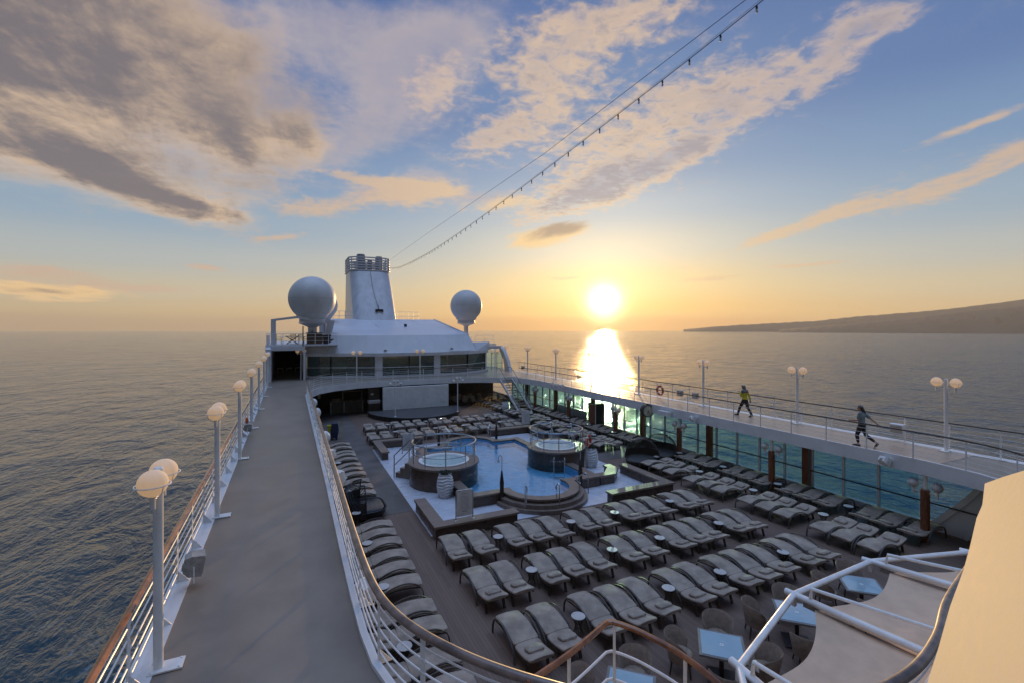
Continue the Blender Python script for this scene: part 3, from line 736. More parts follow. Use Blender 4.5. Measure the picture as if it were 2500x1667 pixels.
# clock
ck = thing('wall_clock', 'big round drum clock with cream face and black hands hung from the walkway edge', 'clock', (20.55, 23.2, 2.2))
M = Matrix.Translation((20.55, 23.2, 2.55)) @ Matrix.Rotation(R(-12), 4, 'Z') @ Matrix.Rotation(R(90), 4, 'X')
MB().lathe([(.0001, -.2), (.38, -.2), (.40, -.16), (.40, .16), (.38, .2), (.34, .2), (.34, .185)], 36, caps=False).xf(M).build('case', black, ck)
MB().lathe([(.0001, .187), (.335, .187)], 36, caps=False).xf(M).build('dial', mat('clock_dial', (.62, .58, .42), .4), ck)
hm = MB()
for i in range(12):
    a = 2*PI*i/12; hm.bar((.25*math.sin(a), .25*math.cos(a), .192), (.31*math.sin(a), .31*math.cos(a), .192), .022 if i % 3 else .04, .004)
hm.xf(M).build('hour_marks', ink, ck)
h2 = MB().bar((0, .03, .197), (.29*math.sin(R(157)), .29*math.cos(R(157)), .197), .022, .004); h2.bar((0, .03, .201), (.19*math.sin(R(192)), .19*math.cos(R(192)), .201), .03, .004)
h2.xf(M).build('hands', black, ck)
MB().box(20.5, 20.6, 23.15, 23.25, 2.93, 3.0).tube([(20.55, 23.2, 2.9), (20.55, 23.2, 2.97)], .02).tube([(20.56, 23.2, 2.96), (20.74, 23.2, 2.96)], .02).build('bracket', black, ck)

# floodlights, speakers and other boxes on the rails and fascias
def flood(name, loc, rz, tilt, size, label, m, cat='floodlight', group=None, plate=True):
    t = thing(name, label, cat, loc, rz, group, world=False)
    w, d, h = size; M = Matrix.Rotation(R(tilt), 4, 'X')
    b = MB().rings([[(-w/2, -d/2, -h/2), (w/2, -d/2, -h/2), (w/2, -d/2, h/2), (-w/2, -d/2, h/2)], [(-w/2, d*.2, -h/2), (w/2, d*.2, -h/2), (w/2, d*.2, h/2), (-w/2, d*.2, h/2)], [(-w*.36, d/2, -h*.34), (w*.36, d/2, -h*.34), (w*.36, d/2, h*.34), (-w*.36, d/2, h*.34)]]).xf(M)
    b.build('housing', m, t, 20)
    MB().box(-w*.42, w*.42, -d/2 - .012, -d/2 - .003, -h*.40, h*.40).xf(M).build('front', mat('lamp_front', (.5, .47, .42), .25), t)
    k = MB().tube([(-w/2 - .02, 0, 0), (-w/2 - .02, 0, -h*.75), (w/2 + .02, 0, -h*.75), (w/2 + .02, 0, 0)], .013, 6)
    k.build('bracket', white2, t)
    if plate: MB().box(-w*.14, w*.14, d/2 - .004, d/2 + .02, -h*.3, 0).xf(M).build('cable_box', greybox, t)
    return t
flood('floodlight', (-1.62, 10.4, W + .45), R(100), 10, (.33, .30, .37), 'big weathered grey floodlight on the left outer railing near the camera', greybox)
flood('floodlight', (-1.72, 24.0, W + .42), R(95), 5, (.3, .3, .32), 'grey box light below an orange beacon on the left railing', greybox)
single(MB().lathe([(.05, 0), (.06, .03), (.06, .2), (.03, .25), (.001, .26)], 12, (-1.72, 23.7, W + .66)), 'beacon', red, 'small orange beacon on a grey box at the left railing', 'beacon')
flood('floodlight', (1.34, 9.2, W - .12), R(-60), 20, (.34, .28, .32), 'cream floodlight behind the thick handrail near the camera', white2)
flood('floodlight', (1.38, 15.4, W + .25), R(-70), 15, (.36, .3, .34), 'cream box floodlight outside the left inner railing above the loungers', white2)
flood('floodlight', (1.34, 17.9, W + .35), R(-70), 15, (.26, .26, .3), 'smaller rounded cream floodlight farther along the left inner railing', white2)
for i, (y, l) in enumerate(((22.6, 'white rounded speaker on the left inner railing, nearest of three'), (29.5, 'white rounded speaker on the left inner railing, middle of three'), (33.5, 'white rounded speaker on the left inner railing, farthest of three'))):
    s = MB(); s.ball((1.42, y, W - .05), .22, 16, 12, 1.35); single(s, 'speaker', white2, l, 'speaker', 'white speakers on the left inner railing')
for (y, l, m) in ((11.0, 'large white floodlight on the seaward railing beside the walking woman', white2), (22.1, 'dark box speaker on the seaward railing near a lamp post', greybox), (23.4, 'dark box speaker on the seaward railing beside the lifebuoy', greybox), (35.5, 'dark speaker on the seaward railing in the sun glare', greybox), (46.8, 'farthest dark speaker on the seaward railing', greybox)):
    flood('floodlight' if m is white2 else 'speaker', (23.62, y, W + .55), R(-90), 5, (.5, .34, .42) if m is white2 else (.34, .3, .34), l, m, 'floodlight' if m is white2 else 'speaker')
for (y, z, l) in ((10.0, 2.72, 'white floodlight on the walkway fascia nearest the camera'), (19.4, 2.7, 'white floodlight on the walkway fascia right of the long lamp'), (33.4, 3.0, 'white spotlight on the walkway fascia beside two others'), (34.2, 3.0, 'white spotlight in the middle of three on the walkway fascia'), (35.0, 3.0, 'farthest of three white spotlights on the walkway fascia')):
    flood('floodlight', (20.5, y, z), R(75), 35, (.32, .3, .26), l, white2)
single(MB().box(20.42, 20.7, 21.2, 22.1, 2.5, 2.76), 'long_lamp', white2, 'long white lamp housing on the walkway fascia right of the clock', 'lamp')
# life rings
def lifering(loc, rot, label):
    t = thing('lifebuoy', label, 'lifebuoy', loc, world=False); t.rotation_euler = rot
    MB().tube([(.29 * math.cos(2*PI*i/32), .29 * math.sin(2*PI*i/32), 0) for i in range(32)], .075, 10, closed=True).build('ring', orange, t)
    b = MB()
    for i in range(4):
        a = PI/4 + i * PI/2; b.tube([(.29*math.cos(a + d), .29*math.sin(a + d), 0) for d in (-.09, 0, .09)], .08, 10)
    b.build('bands', white2, t)
    b = MB(); b.tube([(.39 * math.cos(2*PI*i/16) , .39 * math.sin(2*PI*i/16), .0) for i in range(16)], .008, 5, closed=True); b.build('grab_line', white2, t)
lifering((23.7, 25.4, W + .5), (R(90), 0, R(90)), 'orange lifebuoy hung on the seaward railing of the right walkway')
lifering((15.15, 21.85, 1.45), (R(90), 0, R(35)), 'orange lifebuoy hung on the far hot tub railing above a planter')
# raft canister outboard
rc = thing('raft_canister', 'white liferaft canister outside the seaward railing at the right edge', 'liferaft', (24.6, 6.0, W))
MB().lathe([(.001, 0), (.25, .03), (.33, .12), (.33, 1.2), (.25, 1.29), (.001, 1.32)], 18).xf(Matrix.Translation((24.75, 6.7, W + .12)) @ Matrix.Rotation(R(90), 4, 'X')).build('canister', white2, rc)
MB().box(24.02, 25.1, 5.3, 6.8, W - .34, W - .22).build('cradle', white, rc)
# stairs on the far right
stt = thing('staircase', 'steep white staircase from the pool deck up to the right walkway', 'staircase', (19.5, 38.2, 0))
n = 13; xa, xb = 18.75, 20.05; ya, yb = 38.0, 42.2
for i in range(n):
    z = W * (i + 1) / (n + 1); y = ya + (yb - ya) * (i + .5) / n
    MB().box(xa + .05, xb - .05, y - .13, y + .15, z - .02, z + .02).build('tread', coping, stt)
for x in (xa, xb):
    MB().rings([[(x - .03, ya - .25, 0.012), (x + .03, ya - .25, 0.012), (x + .03, ya - .05, .3), (x - .03, ya - .05, .3)], [(x - .03, yb + .0, W - .36), (x + .03, yb + .0, W - .36), (x + .03, yb + .04, W - .02), (x - .03, yb + .04, W - .02)]]).build('stringer', white, stt)
    r = MB().tube([(x, ya - .2, .95), (x, yb + .1, W + .98), (x, yb + 1.0, W + 1.0)], .025, 8); r.build('handrail', darksteel, stt)
    for q in (.35, .65): MB().tube([(x, ya - .1, q), (x, yb, W + q)], .012, 6).build('bar', white2, stt)
    for k in range(6):
        f = k / 5; y = ya - .1 + (yb - ya + .1) * f; z = .1 + (W - .1) * f; MB().tube([(x, y, z), (x, y, z + .95)], .018, 6).build('baluster', white2, stt)
# ------------------------------------------------------------------ pool
PC = (10.4, 23.4)
wf = MB(); wf.prism([(4.75, 16.98), (16.4, 16.98), (16.4, 30.9), (4.75, 30.9)], .005, .014)
struct(wf, 'tile_floor', whitetile)
PX0, PX1, PY0, PY1 = 6.85, 13.8, 18.85, 28.1
BC0, BC1, BR = (10.4, 18.95), (10.4, 28.0), 1.85
ZC, ZW = .52, .40
pool = thing('swimming_pool', 'swimming pool with blue water and brown plank coping between two round hot tubs', 'swimming pool', (10.4, 23.4, 0))
def pool_outline(d):
    """outline of the pool shrunk inwards by d; a rectangle with a round bay at each end"""
    x0, x1, y0, y1, r = PX0 + d, PX1 - d, PY0 + d, PY1 - d, BR - d
    out = []
    a = math.acos(min(1, max(-1, (BC0[1] - y0) / r))) if r > abs(BC0[1] - y0) else PI/2
    s0 = math.asin((BC0[1] - y0) / r)
    ang0, ang1 = PI + s0, 2*PI - s0
    out.append((x0, y0))
    for i in range(25): q = ang0 + (ang1 - ang0) * i / 24; out.append((BC0[0] + r*math.cos(q), BC0[1] + r*math.sin(q)))
    out.append((x1, y0)); out.append((x1, y1))
    s1 = math.asin((y1 - BC1[1]) / r)
    for i in range(25): q = s1 + (PI - 2*s1) * i / 24; out.append((BC1[0] + r*math.cos(q), BC1[1] + r*math.sin(q)))
    out.append((x0, y1)); return out
o0, o1 = pool_outline(0), pool_outline(.46)
m = MB()
m.rings([[(p[0], p[1], ZC - .07), (p[0], p[1], ZC), (q[0], q[1], ZC), (q[0], q[1], ZC - .07)] for p, q in zip(o0, o1)], closed=True)
m.build('coping', coping, pool, 25)
oa, ob = pool_outline(.04), pool_outline(.44)
m = MB(); m.rings([[(p[0], p[1], .016), (p[0], p[1], ZC - .072), (q[0], q[1], ZC - .072), (q[0], q[1], .016)] for p, q in zip(oa, ob)], closed=True)
m.build('pool_wall', browntile, pool, 25)
fl = MB(); fl.face([(x, y, .022) for x, y in pool_outline(.445)]); fl.build('pool_floor', bluetile, pool, 0)
wt = MB(); wt.face([(x, y, ZW) for x, y in pool_outline(.44)]); wt.build('pool_water', poolwater, pool, 0)
lin = pool_outline(.45); ln = MB(); ln.rings([[(x, y, .03), (x, y, ZW + .02)] for x, y in lin], closed=True, caps=False, wrap=False); ln.build('pool_lining', bluetile, pool, 25)
for c, a0, a1 in ((BC0, R(180), R(360)), (BC1, 0, R(180))):
    for (r, z) in ((2.22, .17), (2.05, .34)):
        m = MB().ringprism(c, 1.80, r, .016, z, 40, a0 + R(4), a1 - R(4)); m.build('step', coping, pool, 25)
# corner platforms beside the pool
for (x0, x1, y0, y1, l) in ((13.62, 14.9, 18.9, 20.2, 'raised plank platform at the pool corner catching yellow light'),):
    pass
def hot_tub(cx, cy, r, label, sign_ang, flip):
    t = thing('hot_tub', label, 'hot tub', (cx, cy, 0))
    MB().lathe([(r, .016), (r, 1.0)], 56, (cx, cy, 0), caps=False).build('tub_wall', browntile, t)
    MB().ringprism((cx, cy), r * .72, r + .06, 1.002, 1.09, 56).build('deck_ring', coping, t, 25)
    MB().lathe([(r*.74, 1.0), (r*.74, 1.13), (r*.70, 1.15), (r*.64, 1.12), (r*.60, 1.0), (r*.45, .92), (.001, .9)], 56, (cx, cy, 0), caps=False).build('basin', white2, t)
    wat = MB().lathe([(r*.615, 1.06), (.001, 1.06)], 48, (cx, cy, 0), caps=False); wat.build('tub_water', tubwater, t)
    rr = r - .12; A0, A1 = (R(150), R(150 + 318)) if not flip else (R(70), R(70 + 318))
    pts = [(cx + rr*math.cos(A0 + (A1-A0)*i/60), cy + rr*math.sin(A0 + (A1-A0)*i/60)) for i in range(61)]
    MB().tube([(x, y, 2.08) for x, y in pts], .036, 8).build('handrail', steel, t)
    MB().tube([(x, y, 1.58) for x, y in pts], .026, 8).build('mid_rail', steel, t)
    for i in range(10):
        x, y = pts[round(60 * i / 9)]; MB().tube([(x, y, 1.09), (x, y, 2.07)], .026, 8).lathe([(.06, 1.09), (.05, 1.11)], 10, (x, y, 0)).build('rail_post', steel, t)
    # entry steps with their own side rails behind
    am = (A0 + A1 + 2*PI) / 2 - 2*PI if False else (A1 + R(21)); dxn, dyn = math.cos(am), math.sin(am); sx, sy = -dyn, dxn
    for k in range(3):
        d0 = r + .02 + .3 * k; z = .8 - .27 * k; q = MB()
        P_ = [(cx + dxn*d0 + sx*.55, cy + dyn*d0 + sy*.55), (cx + dxn*d0 - sx*.55, cy + dyn*d0 - sy*.55), (cx + dxn*(d0+.3) - sx*.55, cy + dyn*(d0+.3) - sy*.55), (cx + dxn*(d0+.3) + sx*.55, cy + dyn*(d0+.3) + sy*.55)]
        q.prism(P_, .017, z); q.build('step', coping, t, 25)
    for s in (-1, 1):
        p = [(cx + dxn*d + sx*s*.62, cy + dyn*d + sy*s*.62) for d in (r - .1, r + .95)]
        MB().tube([(p[0][0], p[0][1], 2.08), (p[1][0], p[1][1], 1.15), (p[1][0], p[1][1], .02)], .03, 8).tube([(p[0][0], p[0][1], 1.58), (p[1][0], p[1][1], .65)], .022, 8).build('step_rail', steel, t)
    cu = bpy.data.curves.new('depth_marking', 'FONT'); cu.body = '1.40m | 4ft 7in'; cu.size = .135; cu.extrude = .002; cu.align_x = 'CENTER'
    ob_ = bpy.data.objects.new('depth_marking', cu); COL.objects.link(ob_)
    dg = bpy.context.evaluated_depsgraph_get(); me = bpy.data.meshes.new_from_object(ob_.evaluated_get(dg)); bpy.data.objects.remove(ob_)
    mk = MB()
    for v in me.vertices:   # wrap the lettering round the tub wall
        a = R(sign_ang) + v.co.x / (r + .006); q = r + .006 + v.co.z
        mk.v.append((cx + q*math.cos(a), cy + q*math.sin(a), .58 + v.co.y))
    for p in me.polygons: mk.f.append(tuple(p.vertices)); mk.m.append(0)
    mk.build('depth_marking', mat('marking_white', (.62, .58, .53), .6), t, 0)
    return t
hot_tub(7.06, 22.9, 1.72, 'round brown-tiled hot tub on the left of the pool behind the white planter', -52, False)
hot_tub(13.75, 23.05, 1.62, 'round brown-tiled hot tub on the right of the pool with a lifebuoy on its rail', -118, True)
# benches: L shaped plank walls round the white floor
def bench(pts, label):
    """pts: outer corner polyline, inner offset to the left"""
    t = thing('plank_bench', label, 'bench', (pts[1][0], pts[1][1], 0))
    w = .48
    def strip(d0, d1, z0, z1, ext):
        P = [Vector(p) for p in pts]; n0 = []
        def off(d):
            out = []
            for i, p in enumerate(P):
                if i == 0: tt = (P[1]-P[0]).normalized(); nn = Vector((-tt.y, tt.x)); out.append(p + nn*d + tt*ext)
                elif i == len(P)-1: tt = (P[-1]-P[-2]).normalized(); nn = Vector((-tt.y, tt.x)); out.append(p + nn*d - tt*ext)
                else:
                    ta = (P[i]-P[i-1]).normalized(); tb = (P[i+1]-P[i]).normalized(); na = Vector((-ta.y, ta.x)); nb = Vector((-tb.y, tb.x)); out.append(p + (na+nb)*d)
            return out
        a, b = off(d0), off(d1)
        return MB().rings([[(p.x, p.y, z0), (p.x, p.y, z1), (q.x, q.y, z1), (q.x, q.y, z0)] for p, q in zip(a, b)])
    strip(0, w, .42, .50, 0).build('seat', benchwood, t, 25)
    strip(.06, w - .06, .016, .418, .06).build('base', browntile, t, 25)
    return t
bench([(4.75, 19.68), (4.75, 16.55), (8.2, 16.55)], 'L-shaped plank bench with a notice board, at the near left of the pool')
bench([(12.75, 16.6), (16.42, 16.6), (16.42, 20.2)], 'L-shaped plank bench streaked with yellow light at the near right of the pool')
bench([(8.1, 31.3), (4.83, 31.3), (4.83, 28.0)], 'L-shaped plank bench at the far left of the pool')
bench([(16.42, 28.4), (16.42, 31.4), (13.0, 31.4)], 'plank bench with a white notice board at the far right of the pool')
pf = MB().prism([(13.82, 18.9), (14.75, 18.9), (15.5, 19.65), (15.5, 20.4), (15.05, 20.4), (15.05, 20.0), (14.4, 19.36), (13.82, 19.36)], .4, .5); 
t = thing('plank_platform', 'low plank-topped ledge joining the pool corner beside the right planter', 'ledge', (14.6, 19.6, 0)); pf.build('top', benchwood, t, 25)
MB().prism([(13.86, 18.95), (14.7, 18.95), (15.45, 19.68), (15.45, 20.35), (15.1, 20.35), (15.1, 19.98), (14.42, 19.31), (13.86, 19.31)], .016, .398).build('base', browntile, t, 25)

def notice(x, y, label, rz=0):
    t = thing('notice_board', label, 'notice board', (x, y, .5), rz, world=False)
    MB().tube([(-.34, 0, 0), (-.34, 0, 1.06), (-.31, 0, 1.12), (.31, 0, 1.12), (.34, 0, 1.06), (.34, 0, 0)], .022, 8).build('frame', steel, t)
    for s in (-1, 1): MB().lathe([(.06, .0), (.06, .015), (.03, .03)], 10, (s*.34, 0, 0)).build('foot', steel, t)
    MB().box(-.31, .31, -.01, .01, .14, 1.08).build('sheet', paper, t)
    L = MB()
    for i in range(12):
        w = .2 - .06 * random.random(); L.box(-w, w, -.0125, -.0115, .88 - i*.045, .888 - i*.045)
    L.box(-.1, .12, -.0125, -.0115, .31, .335); L.box(-.12, .12, -.0125, -.0115, .98, .995)
    for i in range(5): L.box(-.24 + i*.1, -.21 + i*.1, -.0125, -.0115, .2 + .01*i, .225 + .01*i)
    L.build('printed_lines', ink, t)
notice(5.98, 16.78, 'tall notice board in a steel frame standing on the near left bench')
notice(15.95, 31.15, 'white notice board in a steel frame on the far right bench')
notice(6.25, 27.3, 'small white notice board beside the steps of the left hot tub')
# showers
def shower(x, y, label, flip=False):
    t = thing('pool_shower', label, 'shower', (x, y, 0), PI if flip else 0, 'slim deck showers at the pool corners', world=False)
    MB().rings([[(-.07, -.05, .016), (.07, -.05, .016), (.07, .05, .016), (-.07, .05, .016)], [(-.08, -.05, 1.0), (.08, -.05, 1.0), (.08, .05, 1.0), (-.08, .05, 1.0)], [(-.02, -.03, 1.5), (.02, -.03, 1.5), (.02, .03, 1.5), (-.02, .03, 1.5)]]).build('fin', darksteel, t)
    MB().tube([(0, 0, 1.4), (0, 0, 2.1), (-.04, 0, 2.16), (-.12, 0, 2.17), (-.16, 0, 2.12), (-.16, 0, 2.0)], .02, 8).build('pipe', steel, t)
    MB().lathe([(.02, .1), (.06, 0), (.001, -.01)], 12, (-.16, 0, 1.9)).build('shower_head', steel, t)
shower(8.42, 18.75, 'slim shower with curved steel head in front of the near left pool coping')
shower(12.5, 18.7, 'slim shower with curved steel head at the near right pool corner')
shower(8.4, 28.35, 'slim shower behind the left hot tub', True)
shower(12.35, 28.4, 'slim shower at the far pool coping near the far right bench', True)
# grab rails
def grab(x, y, rz, label, z=.34, hgt=.95, ln=.55):
    t = thing('grab_rail', label, 'grab rail', (x, y, z), rz, world=False)
    p = [(-ln/2, 0, 0), (-ln/2, 0, hgt*.75)] + [(-ln/2 + .14 - .14*math.cos(a), 0, hgt*.75 + .2*math.sin(a)) for a in (R(30), R(60), R(90))] + [(ln*.35, 0, hgt*.72)] + [(ln*.35 + .12*math.sin(a), 0, hgt*.60 + .12*math.cos(a)) for a in (R(30), R(90), R(150))] + [(ln*.2, 0, hgt*.42)]
    MB().tube(p, .022, 8).tube([(ln*.28, 0, 0), (ln*.28, 0, hgt*.74)], .02, 8).build('tube', steel, t)
    return t
grab(8.95, 17.45, R(55), 'steel grab rail on the left of the round near pool steps')
grab(10.25, 17.05, R(75), 'steel grab rail in the middle of the round near pool steps')
grab(11.95, 17.7, R(120), 'steel grab rail on the right of the round near pool steps')
grab(9.3, 29.5, R(-60), 'steel grab rail on the left of the round far pool steps')
grab(11.4, 29.5, R(-110), 'steel grab rail on the right of the round far pool steps')
grab(12.2, 29.3, R(-130), 'third steel grab rail at the far pool steps beside the bench')
def ladder(x, y, rz, label):
    t = thing('pool_ladder', label, 'pool ladder', (x, y, .41), rz, world=False)
    for s in (-1, 1):
        MB().tube([(s*.27, .3, .1), (s*.27, .3, .55)] + [(s*.27, .1 + .2*math.cos(a), .55 + .2*math.sin(a)) for a in (R(30), R(60), R(90), R(130))] + [(s*.27, -.14, .3), (s*.27, -.14, -.37)], .02, 8).build('hand_bar', steel, t)
    for z in (-.1, -.32): MB().box(-.26, .26, -.19, -.1, z - .01, z + .01).build('rung', steel, t)
ladder(12.45, 20.55, R(150), 'steel pool ladder in the deep blue corner before the right hot tub')
ladder(8.55, 26.3, R(-30), 'steel pool ladder behind the left hot tub')
# planters with wavy ribs
def planter(x, y, label, rz=0):
    t = thing('planter', label, 'planter', (x, y, 0), rz, 'tall white wavy planters', world=False)
    N = 44; prof = []
    for i in range(N + 1):
        z = 1.08 * i / N; r = .20 + .16 * math.sin(PI * (.12 + .78 * i / N)) ; prof.append((r, z + .015))
    wob = lambda i, a: .042 * math.sin(2*PI*(i / 5.2 + .35*math.sin(2*a + i*.06) + .12*math.sin(5*a))) * (1 if 1 < i else 0)
    m = MB().lathe(prof, 40, wob=wob, caps=False); m.lathe([(.30, 1.09), (.26, 1.04), (.25, .95)], 40, caps=False); m.lathe([(.0001, .016), (.24, .016)], 24, caps=False)
    m.build('pot', ceramic, t, 60)
    MB().lathe([(.0001, 1.0), (.26, 1.0)], 20, caps=False).build('soil', brown, t)
    f = MB(); rnd = random.Random(int(x * 100))
    for i in range(220):
        a = rnd.uniform(0, 2*PI); r = .27 * math.sqrt(rnd.random()); z = 1.02 + rnd.uniform(0, .14); c = Vector((r*math.cos(a), r*math.sin(a), z))
        d = Vector((math.cos(a) * rnd.uniform(.2, 1), math.sin(a) * rnd.uniform(.2, 1), rnd.uniform(.2, .9))).normalized() * .09; s = d.orthogonal().normalized() * .025
        f.face([c, c + d*.5 + s, c + d, c + d*.5 - s])
    f.build('foliage', leaf, t, 0)
planter(6.46, 20.75, 'tall white wavy planter in front of the left hot tub')
planter(15.25, 21.75, 'tall white wavy planter under the lifebuoy beside the right hot tub', 1)
planter(18.05, 39.3, 'tall white wavy planter beside the white staircase', 2)

# ------------------------------------------------------------------ loungers
def lounger(label, loc, rz, group):
    """foot end at local y=0, head at y=1.92"""
    t = thing('sun_lounger', label, 'sun lounger', loc, rz, group, world=False)
    def pad(st, hw, th, name, m, par, puff=.0, ny=10):
        rings = []
        for (y, z, k) in st:
            w = hw * k; tt = th * k
            ring = []
            for j in range(20):
                a = 2*PI*j/20; cx, cz = math.cos(a), math.sin(a)
                x = w * math.copysign(abs(cx) ** .32, cx); zz = tt / 2 * math.copysign(abs(cz) ** .45, cz)
                ring.append((x, y, z - tt/2 + zz + puff * (1 - (x / max(w, .01)) ** 2) * (1 if zz > 0 else 0)))
            rings.append(ring)
        return MB().rings(rings).build(name, m, par, 50)
    zf = lambda y: .40 + .09 * math.sin(PI * min(max((y + .12) / 1.42, 0), 1)) - .06 * max(0, y - .6)
    L = [(y, zf(y), k) for y, k in [(-.0, .80), (.015, .93), (.05, 1)] + [(.05 + 1.05 * i / 14, 1) for i in range(1, 14)] + [(1.10, 1), (1.135, .95), (1.15, .82)]]
    pad(L, .33, .08, 'leg_cushion', fabric, t, .010)
    zb = lambda y: .385 - .02 * math.sin(PI * (y - 1.15) / .6) + .09 * (max(0, y - 1.3) / .6)
    Bk = [(1.155, zb(1.155), .82), (1.17, zb(1.17), .95), (1.2, zb(1.2), 1)] + [(1.2 + .62 * i / 8, zb(1.2 + .62 * i / 8), 1) for i in range(1, 8)] + [(1.84, zb(1.84), 1), (1.885, zb(1.88) - .004, .95), (1.905, zb(1.9) - .012, .8)]
    pad(Bk, .33, .08, 'back_cushion', fabric, t, .018)
    pz = lambda y: zb(y) + .075
    p = pad([(1.38, pz(1.38) - .015, .6), (1.40, pz(1.40), .9), (1.46, pz(1.46) + .012, 1), (1.56, pz(1.56) + .010, 1), (1.65, pz(1.65) - .002, .9), (1.67, pz(1.67) - .018, .6)], .215, .085, 'pillow', fabric2, t, .012)
    pf = MB()
    for s in (-1, 1): pf.box(s*.1 - .012, s*.1 + .012, 1.6, 1.78, zb(1.7) + .012, zb(1.7) + .022)
    pf.build('strap', fabric2, p)
    # side bows of dark wicker
    for s in (-1, 1):
        x = s * .372; c = [(1.28, .012), (1.22, .2), (1.08, .37), (.88, .475), (.64, .53), (.42, .53), (.22, .47), (.08, .37), (0, .22), (-.02, .012)]
        pts = spline([Vector((x, y, z)) for y, z in c], 3)
        rings = []
        for i, q in enumerate(pts):
            d = (pts[min(i+1, len(pts)-1)] - pts[max(i-1, 0)]).normalized(); nn = Vector((0, -d.z, d.y))
            rings.append([q + Vector((-.022, 0, 0)) - nn*.012, q + Vector((.022, 0, 0)) - nn*.012, q + Vector((.022, 0, 0)) + nn*.012, q + Vector((-.022, 0, 0)) + nn*.012])
        MB().rings(rings).build('side_bow', wicker, t, 40)
    fr = MB()
    for s in (-1, 1): fr.tube([(s*.3, y, zf(y) - .125) for y in (0.02, .3, .6, .9, 1.14)] + [(s*.3, y, zb(y) - .125) for y in (1.3, 1.6, 1.86)], .018, 6)
    fr.build('bed_frame', wicker, t)
    for s in (-1, 1): MB().rings([[(s*.27 - .035, 1.70, .012), (s*.27 + .035, 1.70, .012), (s*.27 + .035, 1.74, .012), (s*.27 - .035, 1.74, .012)], [(s*.27 - .035, 1.60, zb(1.62) - .11), (s*.27 + .035, 1.60, zb(1.62) - .11), (s*.27 + .035, 1.64, zb(1.62) - .11), (s*.27 - .035, 1.64, zb(1.62) - .11)]]).build('head_leg', darksteel, t)
    return t
GX = [5.03, 5.87, 7.13, 7.96, 8.82, 10.1, 10.93, 12.12, 12.94, 13.77, 14.95, 15.77]
base_l = None
def put(label, x, y, rz, group):
    global base_l
    if base_l is None: base_l = lounger(label, (x, y, 0), rz, group); return base_l
    o = copy_tree(base_l); o.location = (x + random.uniform(-.02, .02), y + random.uniform(-.03, .03), random.uniform(0, .002)); o.rotation_euler = (0, 0, rz + random.uniform(-.035, .035)); o['label'] = label; o['group'] = group
    for ch in o.children:
        if ch.name.startswith('pillow'): ch.location = (random.uniform(-.05, .05), random.uniform(-.05, .03), 0); ch.rotation_euler = (0, 0, random.uniform(-.04, .04))
    return o
rows = [(10.92, 'front'), (13.45, 'middle'), (15.95, 'back')]
for yr, nm in rows:
    for i, x in enumerate(GX):
        put('grey lounger in the %s row before the pool, %s from the left' % (nm, nth(i + 1)), x, yr, PI, 'loungers in three rows between the dining tables and the pool')
for r, (yr, nm) in enumerate(((32.0, 'nearer'), (35.25, 'farther'))):
    for i, x in enumerate(GX):
        put('grey lounger in the %s row below the stage, %s from the left' % (nm, nth(i + 1)), x + .12 + r * .2, yr, 0, 'loungers in two rows between the pool and the stage')
RY = []
for g in range(12):
    b_ = 9.0 + 3.07 * g
    if 19.5 < b_ + .8 < 22.9: continue
    RY += [b_, b_ + .83, b_ + 1.66]
RY = [y for y in RY if y < 44.5]
for i, y in enumerate(RY):
    put('grey lounger of the aisle-side column by the windows, %s from the near end' % nth(i + 1), 17.42, y, -PI/2, 'loungers in two columns along the windows')
for i, y in enumerate(RY):
    if abs(y - 37.5) < 5: pass
    put('grey lounger of the window-side column, head inward, %s from the near end' % nth(i + 1), 21.85, y + .06, PI/2, 'loungers in two columns along the windows')
LY = [5.9, 6.75, 8.15, 9.1, 10.05, 11.3, 12.1, 13.52, 14.42, 15.28, 16.3, 17.1, 17.88, 21.6, 22.55, 23.5, 24.67, 25.55, 26.42, 27.6, 28.55, 29.3, 30.5, 31.45]
for i, y in enumerate(LY):
    put('grey lounger of the left column under the walkway railing, %s from the near end' % nth(i + 1), 3.47, y, PI/2, 'loungers in a column along the left side of the pool deck')
# side tables
def side_table(label, loc, group):
    t = thing('side_table', label, 'side table', loc, 0, group, world=False)
    MB().lathe([(.001, .455), (.17, .455), (.178, .462), (.178, .474), (.17, .48), (.001, .48)], 28, caps=False).build('top', tabletop, t)
    MB().lathe([(.165, .435), (.17, .454), (.001, .454)], 24, caps=False).build('top_rim', black, t)
    w = MB()
    for i in range(14):
        a = 2*PI*i/14
        for s in (-1, 1): w.tube([((.15 - .07*math.sin(PI*k/6)) * math.cos(a + s*k*.12), (.15 - .07*math.sin(PI*k/6)) * math.sin(a + s*k*.12), .012 + .42*k/6) for k in range(7)], .006, 4)
    w.build('woven_base', wicker, t)
    return t
st0 = None
def put_table(label, x, y, group):
    global st0
    if st0 is None: st0 = side_table(label, (x, y, 0), group); return
    o = copy_tree(st0); o.location = (x, y, 0); o['label'] = label; o['group'] = group; o.rotation_euler = (0, 0, random.uniform(0, 3))
for yr, nm in rows:
    for i, x in enumerate((6.58, 9.58, 11.62, 14.5)):
        put_table('round pale side table in the %s lounger row before the pool, %s from the left' % (nm, nth(i + 1)), x, yr - .98, 'round side tables among the loungers before the pool')
for yr, nm in ((33.5, 'nearer'), (36.3, 'farther')):
    for i, x in enumerate((6.74, 9.69, 11.86, 14.86)):
        put_table('round pale side table in the %s lounger row below the stage, %s from the left' % (nm, nth(i + 1)), x, yr, 'round side tables among the loungers below the stage')
k = 0
